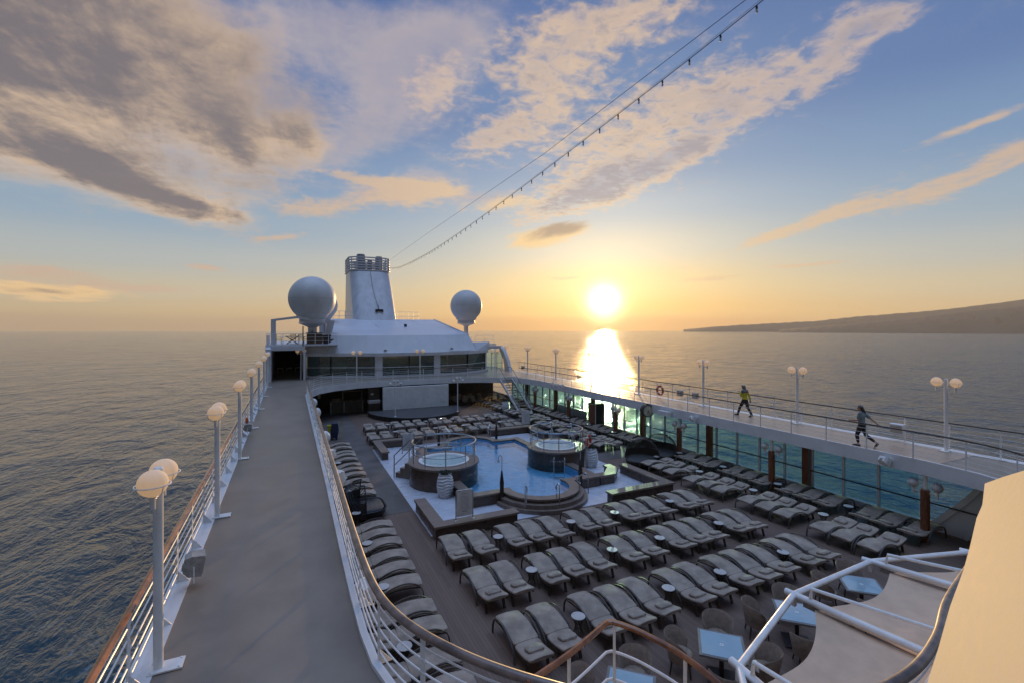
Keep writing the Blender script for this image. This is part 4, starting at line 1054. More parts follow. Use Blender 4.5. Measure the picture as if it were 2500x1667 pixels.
for g in range(12):
    b_ = 9.0 + 3.07 * g
    if 19.5 < b_ + .8 < 22.9 or b_ > 42: continue
    k += 1
    put_table('round pale side table in the aisle-side lounger column, %s from the near end' % nth(k), 18.9, b_ + 2.3, 'round side tables among the window loungers')
    put_table('round pale side table in the window-side lounger column, %s from the near end' % nth(k), 20.7, b_ + 2.38, 'round side tables among the window loungers')
for i, y in enumerate((7.45, 10.7, 12.82, 15.8, 19.3, 22.1, 24.1, 27.0, 29.9)):
    put_table('round pale side table in the left lounger column, %s from the near end' % nth(i + 1), 2.36, y + .62 if y > 12 and y < 19 else y, 'round side tables in the left lounger column')
# daybeds
def daybed(label, loc, rz, hood=True, m=wicker, seatm=None):
    t = thing('daybed', label, 'daybed', loc, rz, world=False)
    def sq(r, z, p=.55): return [(r * math.copysign(abs(math.cos(2*PI*j/32)) ** p, math.cos(2*PI*j/32)), r * math.copysign(abs(math.sin(2*PI*j/32)) ** p, math.sin(2*PI*j/32)), z) for j in range(32)]
    MB().rings([sq(.74, .012), sq(.86, .18), sq(.92, .34), sq(.90, .36), sq(.86, .345), sq(.84, .25)]).build('base', m, t, 40)
    MB().rings([sq(.80, .24), sq(.83, .30), sq(.81, .35), sq(.74, .37)]).build('cushion', seatm or mat('daybed_cushion', (.05, .05, .048), .6, var=.15, bump=.2, bscale=8), t, 40)
    if hood:
        h = MB(); Rr = .98
        def P(u, v):  # u around, v up over the back half
            return Vector((Rr * math.cos(u) * math.cos(v), Rr * math.sin(u) * math.cos(v) * .98, .34 + 1.12 * math.sin(v)))
        nu, nv = 20, 9
        for i in range(nu + 1):
            for s in (-1, 1):
                pts = []
                for j in range(nv + 1):
                    u = R(0) + PI * (i + s * j * .8) / nu; v = R(62) * j / nv
                    if -.05 <= u <= PI + .05: pts.append(P(u, v))
                if len(pts) > 1: h.tube(pts, .011, 4)
        h.build('hood_lattice', m, t)
        b = MB().tube([P(PI * i / 24, 0) for i in range(25)], .03, 8).tube([P(PI * i / 24, R(62)) for i in range(25)], .022, 8)
        b.tube([P(0, R(62)*j/8) for j in range(9)], .026, 8).tube([P(PI, R(62)*j/8) for j in range(9)], .026, 8)
        b.build('hood_frame', m, t)
        sk = MB(); sk.rings([[P(PI * i / 24, R(v)) for v in (-12, 0, 10, 22)] for i in range(25)], caps=False, wrap=False)
        sk.build('hood_back', m, t)
    return t
daybed('round dark wicker daybed with open lattice hood, nearer the pool', (18.2, 20.9, 0), R(-50))
daybed('round dark wicker daybed with lattice hood standing against the window pillar', (20.15, 21.55, 0), R(-62))
daybed('black square daybed among the left lounger column with dark hood by the wall', (2.75, 20.3, 0), R(90), True, black, mat('black_tray', (.02, .02, .022), .25))

# ------------------------------------------------------------------ dining tables and tub chairs
def dining(label, x, y):
    t = thing('dining_table', label, 'dining table', (x, y, 0), R(45.5), 'square dining tables by the front railing', world=False)
    h = .475
    MB().rings([[(sx*h, sy*h, z) for sx, sy in ((-1,-1),(1,-1),(1,1),(-1,1))] for z in (.70, .745)]).build('top_frame', mat('table_frame', (.22, .20, .185), .4), t)
    MB().box(-.42, .42, -.42, .42, .7455, .752).build('glass_top', tableglass, t)
    MB().lathe([(.042, .752), (.042, .757), (.02, .757), (.02, .753)], 18, caps=False).build('parasol_ring', white2, t)
    MB().lathe([(.05, .02), (.05, .70)], 12).build('pedestal', darksteel, t)
    MB().rings([[(sx*.3, sy*.3, z) for sx, sy in ((-1,-1),(1,-1),(1,1),(-1,1))] for z in (.012, .035)]).build('foot_plate', darksteel, t)
def tub_chair(label, x, y, rz):
    t = thing('tub_chair', label, 'chair', (x, y, 0), rz, 'brown wicker tub chairs round the dining tables', world=False)
    rings = []; A = 118; n = 28
    for i in range(n + 1):
        q = -A + 2*A*i/n; a = R(90 + q); f = 1 - (abs(q) / A) ** 4
        top = .60 + .25 * max(0, f); r0, r1 = .235, .29 + .05 * f; c, s = math.cos(a), math.sin(a)
        rings.append([(r0*c, r0*s, .30), ((r0+.02)*c, (r0+.02)*s, .44), (r1*c, r1*s, top - .02), ((r1+.012)*c, (r1+.012)*s, top), ((r1+.026)*c, (r1+.026)*s, top - .02), ((r0+.055)*c, (r0+.055)*s, .44), ((r0+.03)*c, (r0+.03)*s, .28)])
    MB().rings(rings).build('shell', wickerbr, t, 50)
    MB().lathe([(.22, .32), (.25, .36), (.25, .43), (.22, .455), (.001, .46)], 28).build('seat', wickerbr, t, 40)
    for sx in (-1, 1):
        for sy in (-1, 1): MB().tube([(sx*.17, sy*.17, .34), (sx*.22, sy*.22, .012)], [.022, .016], 8).build('leg', darksteel, t)
    return t
DT = [(5.97, 7.22), (8.6, 7.32), (11.27, 7.37), (14.1, 7.42)]
dn = ['leftmost', 'second', 'third', 'rightmost']; dl = ['leftmost table with a pale blue glass top, below the varnished handrail', 'table with a pale blue glass top right of the varnished handrail', 'table with a pale blue glass top partly behind the awning frame', 'rightmost table with a pale blue glass top, behind the awning']
tc = None
for k, (x, y) in enumerate(DT):
    dining('square ' + dl[k], x, y)
    for (dx, dy, wd) in ((-.62, .60, 'far left'), (.60, .62, 'far right'), (-.62, -.62, 'near left'), (.62, -.60, 'near right')):
        rz = math.atan2(dy, dx) - PI/2
        lbl = 'brown tub chair on the %s side of the %s dining table' % (wd, dn[k] if k in (0, 3) else dn[k] + '-from-left')
        if tc is None: tc = tub_chair(lbl, x + dx, y + dy, rz)
        else:
            o = copy_tree(tc); o.location = (x + dx + random.uniform(-.04, .04), y + dy + random.uniform(-.04, .04), 0); o.rotation_euler = (0, 0, rz + random.uniform(-.12, .12)); o['label'] = lbl

# ------------------------------------------------------------------ awning over the front of the well
J = [(6.35, 5.08, 2.42), (9.08, 6.0, 2.42), (11.95, 6.1, 2.42), (14.55, 5.35, 2.42), (17.2, 3.9, 2.42)]
I = [(6.05, 2.95, 2.82), (7.6, 3.2, 2.80), (11.6, 3.85, 2.80), (14.2, 3.9, 2.80), (16.4, 4.1, 2.8)]
I = [(5.55, 3.0, 2.55), (9.0, 3.65, 2.55), (12.3, 3.95, 2.55), (14.8, 3.9, 2.55)]
I = [(6.05, 3.02, 2.5), (9.3, 3.6, 2.5), (12.4, 3.95, 2.5), (14.8, 3.9, 2.5)]
t = thing('awning', 'cream canvas awning stretched on a white tube frame above the dining tables', 'awning', (9.5, 4.5, 2.4))
MB().tube([(5.3, 3.9, 2.42)] + J[:4] + [(16.2, 4.4, 2.42)], .058, 12).build('front_tube', white2, t)
def radial(p, q, dz=.0, n=1): return MB().tube([p, q], .062, 12)
for k in range(4):
    j, i = J[k], I[k]; d = (Vector(j) - Vector(i)).normalized()
    p = Vector(j) + d * .16
    MB().tube([p, i], .064, 12).build('arm', white2, t)
    MB().tube([Vector(j).lerp(Vector(i), .13) + Vector((0, 0, .06)), Vector(j).lerp(Vector(i), .14) + Vector((0, 0, .26)), Vector(i) + Vector((.35, .0, .30))], .035, 8).build('upper_stay', white2, t)
    b = MB().bar(Vector(j) + Vector((0, 0, -.22)), Vector(j), .07, .07); b.build('corner_bracket', white2, t)
    MB().bar(Vector(j).lerp(Vector(i), .06) + Vector((.04, -.02, -.12)), Vector(j).lerp(Vector(i), .17) + Vector((.06, -.03, -.14)), .05, .09).build('canvas_clamp', greybox, t)
for k in range(3):
    a, b = Vector(J[k]).lerp(Vector(I[k]), .16), Vector(J[k+1]).lerp(Vector(I[k+1]), .16)
    c, d = Vector(I[k]), Vector(I[k+1]); N = 16; Mv = 10; rings = []
    for u in range(N + 1):
        f = u / N; row = []
        for v in range(Mv + 1):
            g = v / Mv; bow = math.sin(PI * f)
            top = a.lerp(b, f); bot = c.lerp(d, f); e = (bot - top)
            p = top + e * (bow * .17 + g * (1 - bow * .17)); p.z += -.12 - .10 * bow * math.sin(PI * g) + .02 * math.sin(9*f + 4*g)
            row.append(p)
        rings.append(row)
    MB().rings(rings, caps=False, wrap=False).build('canvas', canvas, t, 80)

# ------------------------------------------------------------------ sunlit white cowling beside the camera
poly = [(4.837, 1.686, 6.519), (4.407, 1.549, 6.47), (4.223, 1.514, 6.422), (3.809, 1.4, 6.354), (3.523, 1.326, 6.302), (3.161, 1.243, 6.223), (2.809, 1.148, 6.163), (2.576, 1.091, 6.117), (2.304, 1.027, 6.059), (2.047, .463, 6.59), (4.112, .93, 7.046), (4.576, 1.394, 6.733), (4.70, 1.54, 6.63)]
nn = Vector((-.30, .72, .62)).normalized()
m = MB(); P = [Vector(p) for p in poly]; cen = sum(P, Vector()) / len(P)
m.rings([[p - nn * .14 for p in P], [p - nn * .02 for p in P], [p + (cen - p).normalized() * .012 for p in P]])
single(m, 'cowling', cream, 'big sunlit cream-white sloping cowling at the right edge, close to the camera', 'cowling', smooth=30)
# ------------------------------------------------------------------ deckhouse at the aft end
dh = thing('deckhouse', 'white deckhouse with a band of dark windows and sloping roof across the ship', 'deckhouse', (10.8, 47, W))
fr = [(1.35, 50.6), (3.65, 49.7), (7.7, 47.9), (8.25, 47.7), (13.6, 47.4), (14.2, 47.5), (17.6, 48.3), (20.7, 50.5)]
def facade(poly, z0, z1, th, name, m, par, slope=0.0):
    a = [Vector(p) for p in poly]; b = offset(poly, -th, False)
    return MB().rings([[(p.x, p.y, z0), (p.x, p.y + slope, z1), (q.x, q.y + slope, z1), (q.x, q.y, z0)] for p, q in zip(a, b)]).build(name, m, par, 20)
facade(fr, W + .004, W + .18, -.25, 'sill_band', house, dh)
facade(fr, W + 2.14, W + 2.46, -.25, 'window_head', house, dh)
# window bays between the columns: x positions along the facade
def fpt(x):
    for (x0, y0), (x1, y1) in zip(fr, fr[1:]):
        if x0 <= x <= x1: return y0 + (y1 - y0) * (x - x0) / (x1 - x0)
cols = [(1.35, 1.5), (7.65, 8.35), (13.55, 14.25), (20.5, 20.7)]
for a, b in cols:
    ya, yb = fpt(a), fpt(b)
    MB().rings([[(a, ya - .03, z), (b, yb - .03, z), (b, yb + .3, z), (a, ya + .3, z)] for z in (W + .182, W + 2.138)]).build('column', house, dh)
edges = [1.5, 3.65, 6.0, 7.65, None, 8.35, 11.0, 13.55, None, 14.25, 17.6, 20.5]
for a, b in zip(edges, edges[1:]):
    if a is None or b is None: continue
    ya, yb = fpt(a) + .06, fpt(b) + .06
    w = MB().face([(a + .04, ya, W + .19), (b - .04, yb, W + .19), (b - .04, yb, W + 2.13), (a + .04, ya, W + 2.13)]).build if False else None
    q = MB(); q.face([(a + .03, ya, W + .185), (b - .03, yb, W + .185), (b - .03, yb, W + 2.135), (a + .03, ya, W + 2.135)]); win = q.build('window', darkglass, dh, 0)
    for x in (a, b):
        if all(abs(x - v) > .2 for c in cols for v in c):
            y = fpt(x); MB().box(x - .035, x + .035, y - .03, y + .09, W + .182, W + 2.138).build('mullion', house, win)
t_rail = MB().tube([(x, fpt(x) - .12, W + 1.02) for x in (1.4, 3.65, 7.7, 8.25, 13.6, 14.2, 17.6, 20.6)], .028, 8); t_rail.build('window_rail', white2, dh)
# fascia above the windows, canted
top = [(3.75, 50.2), (7.7, 49.0), (13.9, 48.8), (18.4, 50.2)]
bot = [(3.3, 49.78), (7.7, 47.8), (13.9, 47.4), (19.0, 49.2)]
m = MB()
m.rings([[(b[0], b[1] - .05, W + 2.462), (t_[0], t_[1], 7.05), (t_[0], t_[1] + .5, 7.05), (b[0], b[1] + .6, W + 2.462)] for b, t_ in zip(bot, top)])
m.build('fascia', house, dh, 25)
m = MB().rings([[(1.3, 50.55, W + 2.462), (1.3, 50.65, 6.1), (1.3, 51.1, 6.1), (1.3, 51.0, W + 2.462)], [(3.28, 49.76, W + 2.462), (3.42, 49.9, 6.1), (3.42, 50.4, 6.1), (3.28, 50.3, W + 2.462)]]); m.build('fascia', house, dh, 25)
m = MB().rings([[(19.02, 49.15, W + 2.462), (18.75, 49.75, 6.25), (18.75, 50.2, 6.25), (19.02, 49.9, W + 2.462)], [(21.3, 50.9, W + 2.462), (21.3, 51.0, 6.25), (21.3, 51.4, 6.25), (21.3, 51.3, W + 2.462)]]); m.build('fascia', house, dh, 25)
# sloping roof
rf = [(3.75, 50.2, 7.06), (7.7, 49.0, 7.06), (13.9, 48.8, 7.06), (18.4, 50.2, 7.06)]
rt = [(4.3, 63, 9.0), (8, 63, 9.0), (14, 63, 9.0), (18.0, 63, 9.0)]
roofm = mat('roof_paint', (.62, .62, .66), .42, var=.12, vscale=.35, col2=(.55, .54, .58))
m = MB(); m.rings([rf, rt], caps=False, wrap=False); m.rings([rt, [(x, 75, z) for x, y, z in rt]], caps=False, wrap=False)
m.rings([[rf[0], rt[0], (4.3, 75, 9.0)], [(rf[0][0], rf[0][1], 5.2), (4.3, 63, 5.2), (4.3, 75, 5.2)]], caps=False, wrap=False); m.rings([[rf[3], rt[3], (18.0, 75, 9.0)], [(rf[3][0], rf[3][1], 5.2), (18.0, 63, 5.2), (18.0, 75, 5.2)]], caps=False, wrap=False)
m.build('roof', roofm, dh, 25)
e = MB().tube([Vector(rf[3]) + Vector((0, .1, .04)), Vector(rt[3]) + Vector((0, 0, .05))], .07, 8).tube([Vector(rf[0]) + Vector((0, .1, .04)), Vector(rt[0]) + Vector((0, 0, .05))], .05, 8); e.build('roof_edge', house, dh)
sm = MB()
for x in (9.2, 12.8, 14.6, 16.4):
    y0 = 49.0 if x < 13.9 else 49.0 + (x - 13.9) * .31; sm.bar((x, y0 + .3, 7.08 + .02), (x, 62.8, 9.0), .03, .02)
sm.build('roof_seam', house, dh)
for x, y, z in ((8.6, 47.65, W + 2.62), (15.6, 47.9, W + 2.68)):
    MB().box(x - .14, x + .14, y - .22, y - .04, z, z + .14).box(x - .05, x + .05, y - .16, y + .1, z + .14, z + .2).build('wall_light', greybox, dh)
MB().box(12.25, 12.55, 55.5, 55.7, 8.0, 8.3).build('roof_box', black, dh)
# interior behind the glass and the body of the house
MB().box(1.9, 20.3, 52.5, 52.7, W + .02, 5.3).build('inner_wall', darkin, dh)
MB().prism([(1.32, 50.7), (3.65, 49.8), (7.7, 48.0), (13.9, 47.6), (17.6, 48.4), (20.72, 50.7), (20.72, 76), (1.32, 76)], W + 2.47, W + 2.52).build('ceiling', house, dh)
MB().box(1.32, 1.45, 50.75, 76, W + .01, W + 2.46).build('side_wall', house, dh)
MB().box(20.6, 20.73, 50.75, 76, W + .01, W + 2.46).build('side_wall', house, dh)

# right wing with slanted end and teal side panes
wg = thing('wing_screen', 'white slanted wing with teal panes joining the deckhouse to the seaward railing', 'screen', (22.3, 50, W))
MB().rings([[(22.95, 48.9, W + .01), (23.3, 48.9, W + .01), (23.3, 50.2, W + .01), (22.95, 50.2, W + .01)], [(22.9, 49.6, W + 1.3), (23.25, 49.6, W + 1.3), (23.25, 50.6, W + 1.3), (22.9, 50.6, W + 1.3)], [(22.7, 50.3, W + 2.4), (23.1, 50.3, W + 2.4), (23.1, 51.4, W + 2.4), (22.7, 51.4, W + 2.4)], [(22.3, 50.8, W + 2.85), (22.85, 50.8, W + 2.85), (22.85, 51.6, W + 2.85), (22.3, 51.6, W + 2.85)]]).build('slanted_post', house, wg, 40)
MB().rings([[(20.75, 50.6, z0), (22.6, 50.6, z0), (22.6, 51.6, z0), (20.75, 51.6, z0)] for z0 in (W + 2.52, W + 2.88)]).build('beam', house, wg)
for i in range(3):
    x = 20.8 + .68 * i; q = MB(); q.face([(x, 50.75, W + .05), (x + .64, 50.75, W + .05), (x + .64, 50.75, W + 2.5), (x, 50.75, W + 2.5)]); q.build('pane', teal, wg, 0)
    MB().box(x + .645, x + .675, 50.7, 50.8, W + .02, W + 2.51).build('mullion', darksteel, wg)

# covered passage on the left and the terrace above it
ps = thing('passage_shelter', 'white portal over the end of the left walkway carrying the terrace', 'shelter', (-.4, 48.5, W))
MB().prism([(-2.0, 47.6), (-1.55, 47.6), (-1.55, 61), (-2.0, 61)], W + .01, 5.9).build('side_wall', house, ps)
MB().box(-2.05, 1.3, 48.6, 49.0, 5.72, 6.12).build('lintel', house, ps)
MB().box(1.15, 1.34, 48.6, 50.6, W + .01, 5.72).build('side_wall', house, ps)
MB().box(-1.55, 1.3, 60.3, 60.5, W + .01, 5.9).build('end_wall', darkin, ps)
MB().rings([[(-2.0, 47.2, 5.3), (-1.6, 47.2, 5.3), (-1.6, 48.6, 5.3), (-2.0, 48.6, 5.3)], [(-2.0, 48.0, 6.05), (-1.6, 48.0, 6.05), (-1.6, 48.7, 6.05), (-2.0, 48.7, 6.05)]]).build('bracket', house, ps)
sl_ = MB().box(-2.05, 4.25, 48.8, 62, 6.121, 6.25); sl_.build('terrace_slab', house, ps)
cu = MB()
for i in range(34):
    x0 = -1.5 + i * 2.65 / 34; cu.box(x0, x0 + .075, 60.0 + .06 * (i % 2), 60.09 + .06 * (i % 2), W + .9, 5.4)
single(cu, 'curtain', navy, 'dark blue curtain hanging at the end of the covered passage', 'curtain')
ch0 = None
for i, x in enumerate((-1.0, -.1, .8)):
    if ch0 is None:
        ch0 = thing('passage_chair', '', 'chair', (x, 58.6, W), 0, 'pale chairs in front of the blue curtain', world=False)
        MB().box(-.28, .28, -.28, .28, .42, .50).build('seat', white2, ch0)
        for sx in (-1, 1):
            for sy in (-1, 1): MB().tube([(sx*.24, sy*.24, .42), (sx*.26, sy*.26, .01)], .025, 6).build('leg', white2, ch0)
        MB().box(-.28, .28, .24, .29, .5, .92).build('backrest', navy, ch0); o = ch0
    else: o = copy_tree(ch0); o.location = (x, 58.6, W)
    o['label'] = 'pale chair before the blue curtain in the covered passage, %s of three' % ('leftmost', 'middle', 'rightmost')[i]
# terrace furniture and railing
tr = thing('terrace_railing', 'white railing around the small terrace above the covered passage', 'railing', (1, 48.9, 6.25))
for z in (.35, .7, 1.0): MB().tube([(-1.95, 60, 6.25 + z), (-1.95, 48.9, 6.25 + z), (4.1, 48.9, 6.25 + z)], .022 if z == 1.0 else .013, 6).build('bar' if z < 1 else 'handrail', white2, tr)
for x in (-1.95, -.6, .8, 2.2, 3.4, 4.1): MB().tube([(x, 48.9, 6.25), (x, 48.9, 7.25)], .025, 6).build('post', white2, tr)
MB().box(-1.98, -1.92, 48.95, 56, 6.26, 7.1).build('side_panel', house, tr)
woodm = mat('terrace_wood', (.10, .05, .025), .45, var=.2)
tt = thing('terrace_table', 'wooden terrace table with crossed legs above the covered passage', 'table', (.2, 51.5, 6.25))
MB().box(-.45, .85, 50.9, 52.1, 6.97, 7.02).build('top', woodm, tt)
for y in (51.1, 51.9):
    MB().bar((-.3, y, 6.26), (.7, y + .02, 6.96), .09, .07).build('leg', woodm, tt); MB().bar((.7, y - .05, 6.26), (-.3, y - .03, 6.96), .09, .07).build('leg', woodm, tt)
def wchair(x, y, rz, label):
    t = thing('terrace_chair', label, 'chair', (x, y, 6.25), rz, 'dark wooden chairs on the terrace', world=False)
    MB().box(-.24, .24, -.24, .24, .43, .47).build('seat', woodm, t)
    for sx in (-1, 1):
        MB().box(sx*.22 - .02, sx*.22 + .02, -.24, -.2, .01, .66).build('leg', woodm, t); MB().box(sx*.22 - .02, sx*.22 + .02, .2, .24, .01, .95).build('leg', woodm, t)
        MB().box(sx*.22 - .025, sx*.22 + .025, -.26, .2, .66, .69).build('armrest', woodm, t)
    b = MB()
    for z in (.55, .68, .81, .92): b.box(-.2, .2, .205, .235, z, z + .05)
    b.build('backrest', woodm, t)
wchair(-1.0, 51.2, R(90), 'dark wooden chair left of the terrace table'); wchair(1.5, 51.6, R(-90), 'dark wooden chair right of the terrace table'); wchair(.95, 50.4, R(180), 'dark wooden chair in front of the terrace table'); wchair(.3, 52.8, 0, 'dark wooden chair behind the terrace table')
bc = thing('bar_cabinet', 'dark wooden cabinet on the terrace behind the white railing', 'cabinet', (2.4, 50.6, 6.25))
MB().box(1.5, 2.9, 50.2, 51.2, 6.26, 7.3).build('body', woodm, bc); MB().box(1.42, 2.98, 50.12, 51.28, 7.302, 7.36).build('counter', woodm, bc)
for x in (1.75, 2.4): MB().box(x, x + .55, 50.18, 50.197, 6.4, 7.2).build('door', mat('terrace_wood_panel', (.07, .035, .018), .4), bc)
MB().lathe([(.05, 7.36), (.06, 7.5), (.03, 7.56)], 10, (2.0, 50.7, 0)).build('bottle', black, bc)
ss = single(MB().box(3.0, 4.1, 50.0, 50.9, 6.26, 6.72).box(3.0, 4.1, 50.75, 50.9, 6.72, 7.1), 'terrace_sofa', black, 'low dark seat at the right end of the terrace', 'seat')
pg = thing('terrace_portal', 'white tube portal frame standing over the terrace', 'portal', (-1.5, 49.3, 6.25))
MB().box(-1.62, -1.2, 49.2, 49.6, 6.26, 8.5).build('post', house, pg)
MB().rings([[(-1.62, 49.2, 8.42), (-1.62, 49.6, 8.42), (-1.62, 49.6, 8.62), (-1.62, 49.2, 8.62)], [(.7, 49.6, 8.75), (.7, 50.0, 8.75), (.7, 50.0, 8.98), (.7, 49.6, 8.98)], [(2.4, 50.6, 8.35), (2.4, 51.0, 8.35), (2.4, 51.0, 8.62), (2.4, 50.6, 8.62)]]).build('beam', house, pg)
MB().rings([[(3.1, 51.6, 6.26), (3.7, 51.6, 6.26), (3.7, 52.0, 6.26), (3.1, 52.0, 6.26)], [(3.5, 51.6, 8.6), (4.2, 51.6, 8.6), (4.2, 52.0, 8.6), (3.5, 52.0, 8.6)]]).build('post', house, pg)
pole = single(MB().tube([(1.12, 48.7, 6.1), (1.12, 48.7, 8.0)], .05, 8), 'mast_pole', darksteel, 'short dark pole at the corner of the terrace railing', 'pole')

# radomes
def radome(x, y, zc, r, zb, label, seam=True, pr=.28):
    t = thing('radome', label, 'radome', (x, y, zb))
    a0 = .84
    prof = [(.0001, zc + r)] + [(r * math.sin(a), zc + r * math.cos(a)) for a in [PI * i / 26 for i in range(1, 21)]]
    zc0 = prof[-1][1]; rr = prof[-1][0]
    prof += [(rr * .97 - .02, zc0 - .1 * r), (rr * .80, zc - r * .93)]
    MB().lathe(list(reversed(prof)), 48, (x, y, 0), caps=False).build('dome', radm, t, 60)
    MB().lathe([(.001, zc - r * 1.06), (rr * .82, zc - r * 1.06), (rr * .82, zc - r * .93), (.001, zc - r * .93)], 40, (x, y, 0), caps=False).build('collar', house, t)
    MB().lathe([(.001, zc - r * 1.07), (rr * .86, zc - r * 1.075), (rr * .86, zc - r * 1.11), (pr * 1.2, zc - r * 1.26), (pr, zc - r * 1.3), (pr, zb + .01)], 28, (x, y, 0), caps=False).build('pedestal', house, t, 30)
    if seam: 
        s = MB().tube([(x + (r + .004) * math.cos(2*PI*i/60), y + (r + .004) * math.sin(2*PI*i/60), zc) for i in range(60)], .008, 4, closed=True); s.build('seam', greybox, t)
radome(2.05, 51.4, 10.78, 2.25, 6.25, 'biggest white radome ball on a pedestal over the left terrace', pr=.42)
radome(3.5, 60.2, 10.55, 1.72, 6.25, 'white radome half hidden behind the biggest radome', pr=.35)
radome(19.9, 55.2, 10.62, 1.97, 6.0, 'smaller white radome ball on a thin pedestal right of the funnel', pr=.3)
wr = MB()
wr.box(18.5, 22.8, 52.5, 58, 5.75, 5.95); single(wr, 'roof_slab', house, 'flat white roof slab under the right radome', 'roof')
rr_ = thing('roof_railing', 'thin white railing on the roof below the right radome', 'railing', (21, 52.6, 5.95))
for z in (.5, 1.0): MB().tube([(20.2, 52.7, 5.95 + z), (22.6, 52.7, 5.95 + z)], .018, 6).build('bar', white2, rr_)
for x in (20.2, 21.4, 22.6): MB().tube([(x, 52.7, 5.95), (x, 52.7, 6.95)], .02, 6).build('post', white2, rr_)
def roofrail(x0, x1, y, label):
    t = thing('roof_railing', label, 'railing', ((x0 + x1) / 2, y, 9.0))
    for z in (.5, 1.1): MB().tube([(x0, y, 9 + z), (x1, y, 9 + z)], .03, 6).build('bar', white2, t)
    n = 4
    for i in range(n + 1): MB().tube([(x0 + (x1-x0)*i/n, y, 9.0), (x0 + (x1-x0)*i/n, y, 10.1)], .03, 6).build('post', white2, t)
roofrail(4.4, 7.4, 66, 'roof railing between the left radomes and the funnel'); roofrail(13.6, 16.6, 66, 'roof railing just right of the funnel')
# funnel
fn = thing('funnel', 'tall white raked funnel crowned with horizontal rings and exhaust pipes', 'funnel', (10.1, 66, 9))
def fsec(z, y0, y1, hw, rad=1.5):
    out = []; cx = 10.1
    for (sx, sy, a0) in ((1, 0, -90), (1, 1, 0), (-1, 1, 90), (-1, 0, 180)):
        for k in range(9):
            a = R(a0 + 90 * k / 8); c = (cx + sx * (hw - rad), (y0 + rad) if sy == 0 else (y1 - rad)); out.append((c[0] + rad * math.cos(a), c[1] + rad * math.sin(a), z))
    return out
secs = [(9.0 - .3, 61.9, 74, 2.78), (12, 64.0, 73.9, 2.74), (15.75, 66.6, 73.7, 2.70)]
MB().rings([fsec(*s) for s in secs], caps=False).build('casing', mat('funnel_paint', (.62, .62, .65), .32, vscale=1.3, col2=(.50, .49, .50), stretch=(1, 1, .07)), fn, 40)
MB().rings([fsec(15.75, 66.6, 73.7, 2.7), fsec(15.76, 67.2, 73.2, 2.1)], caps=True).build('top_plate', darkin, fn, 20)
for i in range(6):
    z = 15.85 + .36 * i; f = (z - 15.75) / 2; o_ = fsec(z, 66.5 + f * .5, 73.8, 2.76 + .08, 1.5)
    MB().rings([[Vector(p) + Vector((0, 0, -.075)), Vector(p) + Vector((0, 0, .075)), Vector(p) * 1 + (Vector((10.1, 70.2, z)) - Vector(p)).normalized() * .22 + Vector((0, 0, .075)), Vector(p) + (Vector((10.1, 70.2, z)) - Vector(p)).normalized() * .22 + Vector((0, 0, -.075))] for p in o_], closed=True).build('crown_ring', house, fn, 40)
o_ = fsec(16, 66.7, 73.7, 2.72, 1.5)
for k in range(0, 36, 3):
    p = o_[k]; MB().box(p[0] - .06, p[0] + .06, p[1] - .06, p[1] + .06, 15.76, 17.7).build('crown_strut', house, fn)
for (x, y, r, z) in ((9.0, 68.4, .62, 18.2), (11.5, 68.6, .52, 18.05), (10.3, 69.0, .36, 17.5)):
    MB().lathe([(r, 15.77), (r, z - .3), (r * .85, z), (r * .7, z), (r * .7, z - .4)], 20, (x, y, 0), caps=False).build('exhaust_pipe', mat('pipe_grey', (.3, .3, .33), .5, var=.15), fn)
MB().box(10.1, 11.0, 62.55, 62.85, 10.05, 10.3).tube([(10.5, 62.6, 10.2), (10.5, 63.3, 10.9)], .04, 6).box(10.05, 10.3, 62.45, 62.75, 9.95, 10.25).box(10.8, 11.05, 62.45, 62.75, 9.95, 10.25).build('floodlight_pair', black, fn)
MB().tube([(10.0, 66.5, 15.7), (10.05, 65.0, 13.6), (10.2, 63.9, 12.0), (10.5, 63.0, 10.7)], .03, 6).build('cable', greybox, fn)
# string of bulbs over the ship
st = thing('light_string', 'long string of small bulbs running from the funnel up over the camera', 'string lights', (12.4, 66.3, 16.1))
key = [(12.3, 66.3, 16.2), (12.2, 57.5, 15.35), (11.8, 45, 14.9), (11.3, 35, 14.75), (11.0, 24.9, 14.97), (11.0, 14.2, 15.66), (11.03, 8.04, 16.2), (11.0, 2.0, 17.0), (11, -6, 18.5)]
sp = spline([Vector(k) for k in key], 8)
MB().tube(sp, .012, 5).build('cable', wire, st)
MB().tube([p + Vector((0, 0, .06)) for p in sp], .005, 5).build('support_wire', wire, st)
bl = resample(sp, 1.14); proto = None
for i, p in enumerate(bl[1:-6]):
    if proto is None:
        proto = MB().lathe([(.018, -.02), (.028, -.03), (.028, -.10), (.02, -.11)], 8).build('bulb', black, st, origin=(0, 0, 0))
        g_ = MB().lathe([(.018, -.11), (.034, -.15), (.024, -.20), (.001, -.215)], 8).build('bulb_glass', plainglobe, proto, origin=(0, 0, 0))
        b_ = proto
    else: b_ = copy_tree(proto, st)
    b_.location = p - Vector((12.4, 66.3, 16.1))
single(MB().tube([(12.5, 66.2, 17.3), (11.4, 40, 16.5), (11.0, 19.7, 16.1), (11.0, 8.55, 16.5), (11, -6, 17.3)], .009, 5), 'stay_wire', wire, 'thin plain wire running above the string of bulbs', 'wire')

